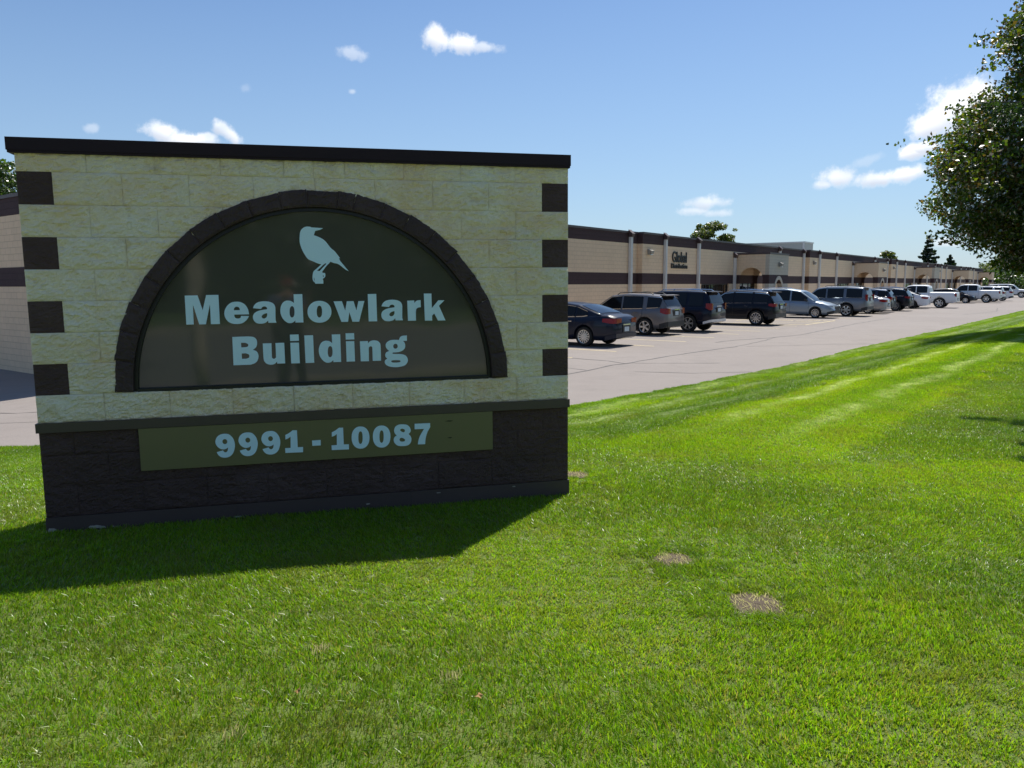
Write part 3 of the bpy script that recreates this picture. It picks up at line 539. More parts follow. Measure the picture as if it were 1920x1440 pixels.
def block(name, x0, x1, z0, z1, mat, nx=34, nz=17, depth=.06, amp=.026, plain=False, yoff=0.):
    seed[0] += 1; sd = Vector((seed[0]*7.3, seed[0]*3.1, 0)); j = .0007
    x0 += j; x1 -= j; z0 += j; z1 -= j
    nx = max(4, int(nx*(x1-x0)/.40)); nz = max(3, int(round(nz*(z1-z0)/.196)))
    arched = z1 > ACZ+.01 and not plain
    bm = bmesh.new(); V = []; inside = {}
    base = random.uniform(-.004, .004)
    for j_ in range(nz+1):
        row = []
        for i in range(nx+1):
            x = x0+(x1-x0)*i/nx; z = z0+(z1-z0)*j_/nz
            e = min(i, nx-i, j_, nz-j_); fe = min(1, min((x-x0), (x1-x), (z-z0), (z1-z))/.014)
            q_ = Vector((x*9+z*3, z*15, 0))+sd; rg_ = 1-abs(noise.noise(q_*1.0))*2.2; rg2 = 1-abs(noise.noise(q_*2.6+Vector((3,8,1))))*2
            dsp = ((rg_*.45+rg2*.32+noise.noise(q_*6)*.30)*amp*.9 - .004 + base)*(.3+.7*fe) - (1-fe)*.0025
            if 0 < i < nx and 0 < j_ < nz: x += random.uniform(-.28,.28)*(x1-x0)/nx; z += random.uniform(-.28,.28)*(z1-z0)/nz
            ins = False
            if arched:
                dx, dz = x-ACX, z-ACZ; rr = math.hypot(dx, max(dz, 0))
                if dz > -.004 and rr < RM and abs(dx) < RM:
                    ins = True
                    if dz <= 0: x = ACX+math.copysign(RM, dx)
                    else: x = ACX+dx*RM/rr; z = ACZ+dz*RM/rr
            v = bm.verts.new((x, -dsp+yoff, z)); inside[v] = ins; row.append(v)
        V.append(row)
    for j_ in range(nz):
        for i in range(nx):
            q = (V[j_][i], V[j_][i+1], V[j_+1][i+1], V[j_+1][i])
            if not all(inside[v] for v in q): bm.faces.new(q)
    loose = [v for v in bm.verts if not v.link_faces]
    bmesh.ops.delete(bm, geom=loose, context='VERTS')
    if not bm.faces: bm.free(); return
    ed = [e for e in bm.edges if len(e.link_faces) == 1]
    r = bmesh.ops.extrude_edge_only(bm, edges=ed)
    for v in [g for g in r['geom'] if isinstance(g, bmesh.types.BMVert)]: v.co.y = yoff+depth
    me = bpy.data.meshes.new(name); bm.to_mesh(me); bm.free(); me.materials.append(MATS[mat]); return link(name, me, SG)
qs = SW-BW/2
for c in range(1, 10):
    z1 = 2.36-CH*(c-2); z0 = z1-CH
    if c == 1: z0, z1 = 2.36+.0, 2.49
    if c == 9: z0 = .755
    if c in (2, 4, 6, 8):
        xs = [BW/2+BW*k for k in range(9)]
        for q in ((0, BW/2), (qs, SW)): block('quoin', q[0], q[1], z0, z1, 'dark_block_paint', depth=.40, amp=.009)
    else: xs = [BW*k for k in range(10)]
    if c == 1: xs = xs[:5]+[1.81]+xs[5:]
    for a, b in zip(xs[:-1], xs[1:]):
        end = a < .01 or b > SW-.01
        block('block', a, b, z0, z1, 'cream_block_paint', depth=.40 if end else .055)
for c, (z0, z1) in enumerate(((.533,.693),(.327,.533),(.122,.327))):
    xs = [0, BW/2]+[BW/2+BW*k for k in range(1, 9)]+[SW] if c % 2 == 0 else [BW*k for k in range(10)]
    for a, b in zip(xs[:-1], xs[1:]):
        end = a < .01 or b > SW-.01
        block('base_block', a, b, z0, z1, 'dark_block_paint', depth=.40 if end else .055, plain=True, amp=.014)
for a, b in ((-.004, 1.2), (1.2, 2.42), (2.42, SW+.008)):
    MB().box(a+.0006, -.005, -.25, b-.0006, .41, .120).build('plinth', 'plinth_paint', SG)
# flaked paint at the foot of the plinth
def flake(x, z, w, h, name='bare_patch'):
    n = 11; m = MB(); pts = [(x+math.cos(2*math.pi*i/n)*w*random.uniform(.55, 1), z+math.sin(2*math.pi*i/n)*h*random.uniform(.5, 1)) for i in range(n)]
    m.v = [(p[0], -.0080, p[1]) for p in pts]+[(p[0], -.005, p[1]) for p in pts]; m.f = [tuple(range(n))[::-1]]+[(i, (i+1) % n, n+(i+1) % n, n+i) for i in range(n)]
    m.build(name, 'bare_concrete', SG)
for q in ((.03,.03,.032,.03),(.085,.02,.012,.012),(.29,.035,.05,.016),(.335,.03,.03,.012),(.40,.03,.01,.006),(1.2,.03,.03,.007),(2.1,.05,.02,.006),(.95,.02,.02,.006),(2.62,.095,.02,.005),(3.2,.10,.015,.005)): flake(*q)
# solid core behind the face blocks, with a niche for the panel
MB().box(.012, .06, .12, SW-.012, .385, 2.48).build('core', 'cream_block_paint', SG)
m = MB(); m.box(-.034, -.036, 2.485, SW+.010, .436, 2.563); m.box(-.029,-.031,2.470,SW+.006,.43,2.485); m.build('cap', 'cap_metal', SG)
MB().box(-.010, -.024, .693, SW+.006, .428, .755).build('ledge', 'ledge_metal', SG)
# voussoirs
NV = 21; angs = [0]
ws = [random.uniform(.92, 1.08) for _ in range(NV)]; ws[11] = .6; tot = sum(ws)
for w in ws: angs.append(angs[-1]+math.pi*w/tot)
for i in range(NV):
    a0, a1 = angs[i]+.0006, angs[i+1]-.0006; bm = bmesh.new(); V = []; na, nr = 12, 7; ro = RO+random.uniform(-.006, .008); sd = Vector((i*3.7, 9, 1))
    pr = random.uniform(.010, .018)
    for r_ in range(nr+1):
        row = []
        for k in range(na+1):
            a = a0+(a1-a0)*k/na; f = k/na
            # outer rim is straight between the joints, the inner rim is round
            rout = ro*math.cos((a1-a0)/2)/math.cos(a-(a0+a1)/2) + (.004*fbm(Vector((f*5, i, 0))) )
            rr = RI+(rout-RI)*r_/nr
            e = min(k, na-k, r_, nr-r_)
            y = -pr - (0.0 if e == 0 else .004+.005*(1-2*abs(noise.noise(Vector((f*5, r_*.6, i*2.3)))))+.003*noise.noise(Vector((f*14, r_*1.7, i*5.3))))
            row.append(bm.verts.new((ACX-math.cos(a)*rr, y, ACZ+math.sin(a)*rr)))
        V.append(row)
    for r_ in range(nr):
        for k in range(na): bm.faces.new((V[r_][k], V[r_+1][k], V[r_+1][k+1], V[r_][k+1]))
    r = bmesh.ops.extrude_edge_only(bm, edges=[e for e in bm.edges if len(e.link_faces) == 1])
    for v in [g for g in r['geom'] if isinstance(g, bmesh.types.BMVert)]: v.co.y = .058
    bmesh.ops.recalc_face_normals(bm, faces=bm.faces)
    me = bpy.data.meshes.new('arch_stone'); bm.to_mesh(me); bm.free(); me.materials.append(MATS['arch_paint']); link('arch_stone', me, SG)
# bronze panel in its frame
def halfdisc(r, y0, y1, zb, n=48):
    m = MB(); pts = [(ACX+r*math.cos(math.pi*i/n), max(zb, ACZ+r*math.sin(math.pi*i/n))) for i in range(n+1)]+[(ACX-r, zb), (ACX+r, zb)]
    k = len(pts); m.v = [(p[0], y0, p[1]) for p in pts]+[(p[0], y1, p[1]) for p in pts]; m.f = [tuple(range(k)), tuple(range(k, 2*k))[::-1]]+[(i, i+k, (i+1) % k+k, (i+1) % k) for i in range(k)]; return m
fixn(halfdisc(1.224, .050, .058, ACZ+.001).build('panel_frame', 'black_frame', SG))
fm = MB(); n = 48
for i in range(n):
    q = []
    for y in (.020, .050):
        for a in (math.pi*i/n, math.pi*(i+1)/n):
            for r in (1.200, 1.224): q.append((ACX+r*math.cos(a), y, max(ACZ+.001, ACZ+r*math.sin(a))))
    fm.hexa([q[0], q[1], q[3], q[2], q[4], q[5], q[7], q[6]])
fm.box(ACX-1.2, .0, ACZ-.006, ACX+1.2, .050, ACZ+.016)
fixn(fm.build('frame_rim', 'black_frame', SG))
PAN = fixn(halfdisc(1.1995, .042, .050, ACZ+.016).build('name_panel', 'bronze_panel', SG))
NUM = MB().box(.603, -.020, .402, 3.035, -.012, .690).build('number_panel', 'olive_panel', SG)
for xx in (.75, 1.8, 2.9): MB().box(xx, -.012, .45, xx+.04, .0, .66).build('standoff', 'black_frame', NUM)
for xx, zz, w in ((2.705,.635,.035),(2.71,.51,.02)): 
    q = MB(); q.v = [(xx-w,-.0215,zz),(xx,-.0215,zz+.004),(xx+w,-.0215,zz+.001),(xx+w*.3,-.0215,zz-.006)]; q.f = [(0,3,2,1)]; q.build('scratch', 'black_frame', NUM)

def smooth_contour(c):
    n = len(c); out = []
    isc = [len(p) > 2 for p in c]
    for i in range(n):
        p0, p1, p2, p3 = c[i-1], c[i], c[(i+1) % n], c[(i+2) % n]
        P1, P2 = np.array(p1[:2]), np.array(p2[:2]); out.append(P1)
        if isc[i] and isc[(i+1) % n]: continue
        P0 = P1*2-P2 if isc[i] else np.array(p0[:2]); P3 = P2*2-P1 if isc[(i+1) % n] else np.array(p3[:2])
        if isc[i]: P0 = P1-(P2-P1)*.2
        if isc[(i+1) % n]: P3 = P2+(P2-P1)*.2
        for t in (.25, .5, .75):
            out.append(.5*((2*P1)+(-P0+P2)*t+(2*P0-5*P1+4*P2-P3)*t*t+(-P0+3*P1-3*P2+P3)*t**3))
    return out
gm = {}
def glyph(key, yface, parent, name, dx=0., dz=0., th=.006):
    if key not in gm:
        cu = bpy.data.curves.new('g', 'CURVE'); cu.dimensions = '2D'; cu.fill_mode = 'BOTH'; cu.extrude = th/2
        for c in GL[key]:
            q = smooth_contour(c); sp = cu.splines.new('POLY'); sp.points.add(len(q)-1); sp.use_cyclic_u = True
            for i, p in enumerate(q): sp.points[i].co = (p[0], p[1], 0, 1)
        tmp = bpy.data.objects.new('g', cu); me = bpy.data.meshes.new_from_object(tmp); bpy.data.objects.remove(tmp); bpy.data.curves.remove(cu)
        co = np.empty(len(me.vertices)*3); me.vertices.foreach_get('co', co); co = co.reshape(-1, 3)
        me.vertices.foreach_set('co', np.stack([co[:, 0], -co[:, 2]-th/2, co[:, 1]], 1).ravel()); me.materials.clear(); me.materials.append(MATS['letter_blue']); gm[key] = me
    o = link(name, gm[key], parent, (dx, yface, dz)); return o
yp, yn = .0415, -.0205
for k in 'Meadowlrk': glyph(k, yp, PAN, 'letter')
glyph('a', yp, PAN, 'letter', .8752, -.001)
for k in 'Bung': glyph(k, yp, PAN, 'letter')
glyph('l', yp, PAN, 'letter', -.4478, -.2831); glyph('d', yp, PAN, 'letter', .2479, -.2857)
for dx in (0, .3808): glyph('i', yp, PAN, 'letter', dx, 0); glyph('dot', yp, PAN, 'letter_dot', dx, -.0008)
glyph('bird', yp, PAN, 'bird_emblem')
for k in '91087': 
    if k != '8' or True: glyph(k, yn, NUM, 'digit')
glyph('-', yn, NUM, 'dash'); glyph('9', yn, NUM, 'digit', .1503, .0014); glyph('9', yn, NUM, 'digit', .3011, .003)
glyph('1', yn, NUM, 'digit', .3172+.0, .0009); glyph('0', yn, NUM, 'digit', .1497, -.0011)
# ------------------------------------------------------------------ vehicles (local +x is the nose, origin on the ground at the centre)
def poly(pts):
    xs = [p[0] for p in pts]; zs = [p[1] for p in pts]
    return lambda x: float(np.interp(x, xs, zs))
def wheel_mesh(Rr, w, spokes, dark=False):
    key = ('wheel', Rr, w, spokes, dark)
    if key in gm: return gm[key]
    t = MB(); n = 32; prof = [(Rr*.66,-w/2+.02),(Rr*.70,-w/2),(Rr*.93,-w/2),(Rr*.985,-w/2+.025),(Rr,-w/2+.05),(Rr,w/2-.05),(Rr*.985,w/2-.025),(Rr*.93,w/2),(Rr*.70,w/2),(Rr*.66,w/2-.02)]
    t.grid([[(r*math.cos(2*math.pi*i/n), y, r*math.sin(2*math.pi*i/n)) for r, y in prof] for i in range(n+1)])
    t.v += [(Rr*.68*math.cos(2*math.pi*i/n), w/2-.09, Rr*.68*math.sin(2*math.pi*i/n)) for i in range(n)]; t.f.append(tuple(range(len(t.v)-n, len(t.v))))
    r = MB(); ro = Rr*.685
    r.grid([[(q*math.cos(2*math.pi*i/n), y, q*math.sin(2*math.pi*i/n)) for q, y in ((ro, w/2-.03),(ro,w/2+.004),(ro*.92,w/2-.0),(ro*.90,w/2-.05))] for i in range(n+1)])
    for k in range(spokes):
        a = 2*math.pi*k/spokes; wd = ro*(.9/spokes+.05) ; ca, sa = math.cos(a), math.sin(a)
        def P(rr, tt, y): return (rr*ca-tt*sa, y, rr*sa+tt*ca)
        r.hexa([P(ro*.1,-wd*.7,w/2-.05),P(ro*.95,-wd,w/2-.05),P(ro*.95,wd,w/2-.05),P(ro*.1,wd*.7,w/2-.05),P(ro*.1,-wd*.6,w/2-.0),P(ro*.95,-wd*.8,w/2-.005),P(ro*.95,wd*.8,w/2-.005),P(ro*.1,wd*.6,w/2-.0)])
    hub = [(ro*.24*math.cos(2*math.pi*i/12), w/2+.006, ro*.24*math.sin(2*math.pi*i/12)) for i in range(12)]; r.v += hub; r.f.append(tuple(range(len(r.v)-12, len(r.v))))
    def mk(m, nm, mat):
        me = bpy.data.meshes.new(nm); me.from_pydata(m.v, [], m.f); me.materials.append(MATS[mat]); me.update(); return me
    gm[key] = (mk(t, 'wheel', 'tyre'), mk(r, 'rim', 'black_plastic' if dark else 'alloy')); return gm[key]

def vehicle(name, label, cat, paintm, S, x, y, heading, group='vehicles parked in front of the building'):
    """S: L, W, wb (front axle, rear axle), R, belt pts, roof pts, side windows, etc."""
    root = thing(name, label, cat, (x, y, lot_z(x, y)+.006), heading, group)
    L, Wd = S['L'], S['W']/2; fa, ra = S['ax']; Rr = S['R']; zb = S.get('zb', .24)
    belt = poly(S['belt']); roof = poly(S['roof'])
    xs = sorted(set([round(v, 3) for v in list(np.linspace(-L/2, L/2, 34))+[-L/2+.03, -L/2+.08, L/2-.03, L/2-.08]+[a+Rr*1.16*math.cos(t) for a in (fa, ra) for t in np.linspace(0, math.pi, 11)]+[p[0] for p in S['belt']]]))
    def hw(xx):
        dr, df = xx+L/2, L/2-xx
        v = 1.0
        if dr < S.get('rr', .45): v = min(v, 1-S.get('re', .13)*(1-dr/S.get('rr', .45))**2.2)
        if df < .8: v = min(v, 1-.26*(1-df/.8)**2.3)
        return Wd*v
    def bottom(xx):
        z = zb
        dr, df = xx+L/2, L/2-xx
        if min(dr, df) < .35: z = zb+.10*(1-min(dr, df)/.35)
        return z
    def arch(xx):
        for a in (fa, ra):
            d = abs(xx-a); r = Rr*1.16
            if d < r: return Rr+math.sqrt(r*r-d*d)
        return 0
    P = []
    for xx in xs:
        w = hw(xx); b = bottom(xx); t = belt(xx); a = arch(xx); h = t-b
        dend = min(xx+L/2, L/2-xx); rnd = .05*(1-min(1, dend/.08))
        zz = [b+.0, b+.08, b+.30*h, b+.55*h, b+.78*h, t-.05, t]
        ww = [w-.10, w-.015, w, w+.002, w-.012, w-.055, w-.12]
        row = [(xx, 0, b)]
        for k in range(7):
            z = zz[k]
            if a: z = max(z, a+.012*k if k < 5 else 0, z) if a > z else z
            row.append((xx, ww[k]-(rnd if k > 0 else 0), min(z, t-.004*(6-k))))
        row += [(xx, w*.55, t+.025), (xx, 0, t+.04)]
        full = row + [(p[0], -p[1], p[2]) for p in row[-2::-1][:-1]]
        P.append(full)
    m = MB(); n = len(P[0])
    for r in P: m.v += r
    for i in range(len(P)-1):
        for j in range(n): m.f.append((i*n+j, i*n+(j+1) % n, (i+1)*n+(j+1) % n, (i+1)*n+j))
    m.f.append(tuple(range(n))[::-1]); m.f.append(tuple((len(P)-1)*n+k for k in range(n)))
    # cabin
    gx0, gx1 = S['roof'][0][0], S['roof'][-1][0]; tum = S.get('tum', .30)
    def cab_y(xx, z): return hw(xx)-.115-tum*(z-belt(xx))
    gxs = sorted(set([round(v, 3) for v in list(np.linspace(gx0, gx1, 22))+[p[0] for p in S['roof']]]))
    G = []
    for xx in gxs:
        zr = max(roof(xx), belt(xx)+.003); zc = belt(xx)
        ys = max(.2, cab_y(xx, zr-.06)); e = min(1, (zr-zc)/.12)
        row = [(xx, hw(xx)-.115, zc-.02), (xx, ys+.004, zc+(zr-zc)*(1-.5*min(1,.12/max(.12,zr-zc)))), (xx, ys-.05, zr-.018*e), (xx, ys-.14, zr), (xx, 0, zr+.025)]
        G.append(row+[(p[0], -p[1], p[2]) for p in row[-2::-1]])
    b0 = len(m.v); k = len(G[0])
    for r in G: m.v += r
    for i in range(len(G)-1):
        for j in range(k-1): m.f.append((b0+i*k+j, b0+i*k+j+1, b0+(i+1)*k+j+1, b0+(i+1)*k+j))
    m.f.append(tuple(b0+j for j in range(k))[::-1]); m.f.append(tuple(b0+(len(G)-1)*k+j for j in range(k)))
    body = fixn(m.build('body', paintm, root, True))
    # side glass
    for sg in (1, -1):
        for (xa, xb, lean) in S['win']:
            w = MB(); top, bot = [], []
            for q in np.linspace(0, 1, 9):
                xl = xa+(xb-xa)*q; zl = belt(xl)+.035; zt = roof(xl)-.085
                if zt < zl+.015: zt = zl+.015
                xt = xl + lean*(zt-zl)*(1-q)
                bot.append((xl, sg*(cab_y(xl, zl)+.012), zl)); top.append((xt, sg*(cab_y(xl, zt)+.012), zt))
            w.grid([bot, top] if sg < 0 else [top, bot]); g = w.build('side_window', 'dark_glass', root)
            if S.get('chrome'):
                f = MB(); f.grid([[(p[0], p[1]+sg*.003, p[2]-.028) for p in bot], [(p[0], p[1]+sg*.003, p[2]-.002) for p in bot]]); f.grid([[(p[0], p[1]+sg*.003, p[2]+.002) for p in top], [(p[0], p[1]+sg*.0, p[2]+.02) for p in top]]); f.build('window_trim', 'chrome', g)
        # door handles, mirror, door gaps
        for hx in S.get('hand', ()):
            z = belt(hx)-.13; MB().box(hx-.10, sg*(hw(hx)-.006)-.015, z-.014, hx+.10, sg*(hw(hx)-.006)+.022, z+.016).build('door_handle', S.get('hm', paintm), root)
        for gx in S.get('gaps', ()):
            z0, z1 = zb+.10, belt(gx)-.03; q = MB(); pts = [(z, hw(gx)+.004-(.05 if z > z1-.05 else 0.012 if z > z1-.25 else 0)) for z in np.linspace(z0, z1, 6)]
            q.grid([[(gx-.006, sg*p[1], p[0]) for p in pts], [(gx+.006, sg*p[1], p[0]) for p in pts]]); q.build('door_gap', 'dark_slot', root)
        mx = S['mir']; z = belt(mx)+.06; yy = sg*(hw(mx)-.05)
        q = MB(); q.hexa([(mx-.07, yy, z), (mx+.08, yy, z), (mx+.05, yy+sg*.2, z+.02), (mx-.09, yy+sg*.2, z+.02), (mx-.07, yy, z+.12), (mx+.06, yy, z+.10), (mx+.02, yy+sg*.2, z+.13), (mx-.09, yy+sg*.2, z+.15)]); fixn(q.build('mirror', S.get('mm', paintm), root))
        # lamps
        z1, z2, ln, yi = S['tail']; z2 = z2-.10*(z2-z1); q = MB(); xr = [-L/2+ln*f for f in (0, .1, .25, .5, .75, 1)]
        A = [[(xx, sg*(hw(xx)+.008-(.05 if xx < -L/2+.01 else 0)), z1+(z2-z1)*.5*max(0,(xx+L/2)/ln-.35)), (xx, sg*(hw(xx)+.006-(.05 if xx < -L/2+.01 else 0)-.02), z2)] for xx in xr]
        A = [[(-L/2-.012, sg*yi, z1+.02), (-L/2-.012, sg*yi, z2)], [(-L/2-.014, sg*(hw(-L/2)-.06), z1), (-L/2-.014, sg*(hw(-L/2)-.06), z2)]]+A
        q.grid(A); fixn(q.build('taillight', 'red_lens', root))
        z1, z2, ln = S['head']; q = MB(); xr = [L/2-ln*f for f in (0, .1, .25, .5, 1)]
        A = [[(L/2+.012, sg*.42*Wd*1.2, z1), (L/2+.012, sg*.42*Wd*1.2, z2)], [(L/2+.014, sg*(hw(L/2)-.06), z1), (L/2+.014, sg*(hw(L/2)-.06), z2)]]+[[(xx, sg*(hw(xx)+.01-(.05 if xx > L/2-.01 else 0)), z1+.05*f), (xx, sg*(hw(xx)-.01-(.05 if xx > L/2-.01 else 0)), z2)] for f, xx in enumerate(xr)]
        q.grid(A); fixn(q.build('headlight', 'clear_lens', root))
        if S.get('rails'):
            xa, xb = S['rails']; yy = sg*(cab_y((xa+xb)/2, roof((xa+xb)/2))-.10)
            MB().tube([(xb, yy, roof(xb)+.01), (xb-.12, yy, roof(xb-.12)+.07), ((xa+xb)/2, yy, roof((xa+xb)/2)+.085), (xa+.12, yy, roof(xa+.12)+.07), (xa, yy, roof(xa)+.01)], .018, 6).build('roof_rail', S.get('rm', 'black_plastic'), root)
        # wheels
        tm, rm = wheel_mesh(Rr, S.get('tw', .23), S.get('sp', 5), S.get('dr', False))
        for ax in (fa, ra):
            wo = link('wheel', tm, root, (ax, sg*(Wd-.135), Rr)); wo.rotation_euler = (0, 0, 0 if sg > 0 else math.pi); link('rim', rm, wo)
    # glass across the front and the back
    def across(xa, xb, inset, nm):
        q = MB(); rows = []
        for f in np.linspace(0, 1, 5):
            xx = xa+(xb-xa)*f; zr = roof(xx); y = max(.2, cab_y(xx, zr-.06))-.14-inset+.06*(1-abs(f-.5))
            dx = .006 if nm == 'windshield' else -.006
            rows.append([(xx+dx, -y, zr+.012), (xx+dx, -y*.5, zr+.026), (xx+dx, 0, zr+.036), (xx+dx, y*.5, zr+.026), (xx+dx, y, zr+.012)])
        q.grid(rows); return fixn(q.build(nm, 'dark_glass', root, True))
    across(*S['ws'], .0, 'windshield'); rg = across(*S['rw'], .0, 'rear_window')
    # lower cladding, bumpers, plate
    cl = S.get('clad')
    for (xa, xb, nm) in ((-L/2, -L/2+.32, 'bumper'), (L/2-.35, L/2, 'bumper')):
        q = MB(); rows = []
        xr = np.linspace(xa, xb, 6); end = xa if xa < 0 else xb
        for sg in (-1, 1):
            rows = [[(xx, sg*(hw(xx)+.012-(.05 if abs(abs(xx)-L/2) < .01 else 0)), bottom(xx)+.0), (xx, sg*(hw(xx)+.012-(.05 if abs(abs(xx)-L/2) < .01 else 0)), bottom(xx)+(S.get('bh', .16)))] for xx in (xr if sg < 0 else xr)]
            q.grid(rows)
        e = math.copysign(.014, end); y = hw(end)-.04; q.box(min(end, end+e), -y, bottom(end), max(end, end+e), y, bottom(end)+S.get('bh', .16))
        fixn(q.build(nm, S.get('bm', 'black_plastic'), root))
    if cl:
        for sg in (-1, 1):
            q = MB(); xr = [v for v in xs if ra+Rr*1.16 < v < fa-Rr*1.16]; q.grid([[(v, sg*(hw(v)+.006), zb+.02), (v, sg*(hw(v)+.008), zb+.16)] for v in xr]); q.build('sill_trim', 'black_plastic', root)
    pz = S.get('pz', .75); MB().box(-L/2-.03, -.155, pz, -L/2-.014, .155, pz+.155).build('number_plate', 'number_plate_white', root)
    MB().box(-L/2-.022, -.26, pz-.03, -L/2-.002, .26, pz+.21).build('plate_recess', S.get('pm', 'black_plastic'), root)
    MB().box(-L/2-.03, -.24, pz+.215, -L/2-.004, .24, pz+.25).build('tailgate_trim', 'chrome' if S.get('chrome') else S.get('bm', 'black_plastic'), root)
    gz = S['head'][0]; gr = MB()
    for k in range(4): gr.box(L/2+.002, -.42, gz-.12+k*.06, L/2+.016, .42, gz-.09+k*.06)
    gr.build('grille', 'black_plastic', root)
    MB().box(L/2-.02, -.45, gz-.15, L/2+.004, .45, gz+.12).build('grille_back', 'dark_slot', root)
    # wheel wells
    for ax in (fa, ra): MB().box(ax-Rr*1.12, -Wd+.26, .30, ax+Rr*1.12, Wd-.26, Rr*1.9).build('wheel_well', 'dark_interior', root)
    if S.get('spoiler'):
        x0, z0, w = S['spoiler']; q = MB(); q.hexa([(x0-.16,-w,z0-.02),(x0+.12,-w,z0-.01),(x0+.12,w,z0-.01),(x0-.16,w,z0-.02),(x0-.17,-w,z0+.012),(x0+.12,-w,z0+.035),(x0+.12,w,z0+.035),(x0-.17,w,z0+.012)]); q.build('spoiler', paintm, root)
    return root

SEDAN = dict(L=4.95, W=1.85, ax=(1.48,-1.33), R=.34, zb=.22, tum=.36, belt=[(-2.475,.82),(-2.40,.98),(-2.2,1.07),(-1.75,1.08),(-1.2,1.0),(.6,.93),(.95,.95),(1.9,.86),(2.3,.76),(2.475,.60)],
  roof=[(-1.95,1.085),(-1.5,1.25),(-.95,1.42),(-.4,1.485),(.1,1.475),(.45,1.40),(1.15,.965)], win=[(-1.42,-.95,.2),(-.9,-.12,0),(-.04,.82,0)], hand=(-.75,.25), gaps=(-.95,-.08,.95), mir=.78, tail=(.80,.99,.42,.34), head=(.60,.76,.5), ws=(.52,1.08), rw=(-1.85,-1.05), sp=14, chrome=True, hm='chrome', pz=.52, bh=.14, bm=None, rr=.7, re=.2)
CROSS = dict(L=4.77, W=1.84, ax=(1.48,-1.38), R=.35, zb=.27, tum=.26, belt=[(-2.385,.82),(-2.34,1.08),(-2.2,1.14),(-1.2,1.08),(.8,1.02),(1.1,1.03),(1.9,.95),(2.25,.86),(2.385,.66)],
  roof=[(-2.30,1.12),(-2.16,1.38),(-1.98,1.63),(-1.3,1.68),(-.3,1.70),(.3,1.64),(1.15,1.05)], win=[(-2.02,-1.42,-.25),(-1.22,-.28,0),(-.20,.78,0)], hand=(-.95,.1), gaps=(-1.25,-.24,.95), mir=.75, tail=(.88,1.14,.30,.56), head=(.70,.90,.55), ws=(.38,1.08), rw=(-2.27,-2.02), sp=5, chrome=True, rails=(-1.6,.1), pz=.83, clad=True, bh=.20, spoiler=(-2.05,1.64,.60), rr=.5, re=.12)
SUVB = dict(CROSS, L=4.82, W=1.92, ax=(1.42,-1.37), R=.39, zb=.36, belt=[(-2.41,.92),(-2.38,1.12),(-1.2,1.13),(.8,1.10),(1.1,1.12),(2.0,1.06),(2.3,.98),(2.41,.80)], roof=[(-2.36,1.14),(-2.20,1.62),(-2.05,1.77),(-1.2,1.80),(.2,1.79),(.45,1.72),(1.05,1.13)], tum=.22, win=[(-2.0,-1.35,0),(-1.22,-.25,0),(-.17,.75,0)], tail=(.98,1.30,.22,.66), rails=(-1.9,.1), rm='chrome', rw=(-2.32,-2.12), ws=(.52,1.0), sp=6, spoiler=(-2.15,1.76,.62), chrome=False, bm='galvanised', bh=.11, pz=.90)
JEEP = dict(CROSS, L=4.83, W=1.94, ax=(1.46,-1.46), R=.385, zb=.30, belt=[(-2.415,.92),(-2.37,1.12),(-1.2,1.12),(.8,1.08),(1.1,1.10),(2.0,1.03),(2.3,.95),(2.415,.75)], roof=[(-2.32,1.13),(-2.12,1.45),(-1.95,1.66),(-1.3,1.72),(-.3,1.745),(.3,1.69),(1.1,1.11)], tum=.25, win=[(-2.0,-1.30,-.15),(-1.2,-.28,0),(-.20,.76,0)], tail=(.95,1.13,.32,.60), rails=(-1.7,.1), rm='chrome', rw=(-2.29,-2.0), sp=10, spoiler=(-2.05,1.68,.60), hm='chrome', pz=.84, bm='black_plastic')
VAN = dict(L=5.09, W=1.99, ax=(1.50,-1.53), R=.33, zb=.22, tum=.24, belt=[(-2.545,.85),(-2.5,1.08),(-1.2,1.05),(1.0,.98),(1.35,1.02),(1.9,.92),(2.35,.76),(2.545,.55)], roof=[(-2.52,1.08),(-2.42,1.5),(-2.25,1.70),(-1.5,1.76),(-.3,1.77),(.5,1.66),(1.5,1.0)], win=[(-2.3,-1.35,0),(-1.25,-.10,0),(0,.98,0)], hand=(-.25,.18), gaps=(-1.3,-.04,1.1), mir=.95, tail=(.85,1.25,.2,.72), head=(.60,.78,.55), ws=(.62,1.42), rw=(-2.50,-2.34), sp=10, mm='black_plastic', clad=False, bm=None, pz=.9, rails=(-2.0,-.4), rm='chrome')
BIGSUV = dict(CROSS, L=5.18, W=2.04, ax=(1.60,-1.35), R=.41, zb=.33, belt=[(-2.59,.95),(-2.55,1.16),(-1.2,1.17),(1.0,1.14),(1.3,1.16),(2.2,1.10),(2.5,1.02),(2.59,.85)], roof=[(-2.55,1.17),(-2.45,1.6),(-2.30,1.83),(-1.4,1.88),(.1,1.88),(.55,1.80),(1.25,1.17)], tum=.2, win=[(-2.25,-1.30,0),(-1.12,-.12,0),(-.02,.98,0)], hand=(-.85,.28), gaps=(-1.15,-.07,1.15), mir=.95, tail=(1.0,1.45,.12,.80), rails=(-2.1,.1), rw=(-2.53,-2.38), ws=(.62,1.2), sp=6, spoiler=(-2.42,1.82,.68), bm=None, pz=1.0, tw=.27)
COUPE = dict(SEDAN, L=4.9, ax=(1.45,-1.36), R=.345, sp=5, chrome=False, dr=True, hm=None)
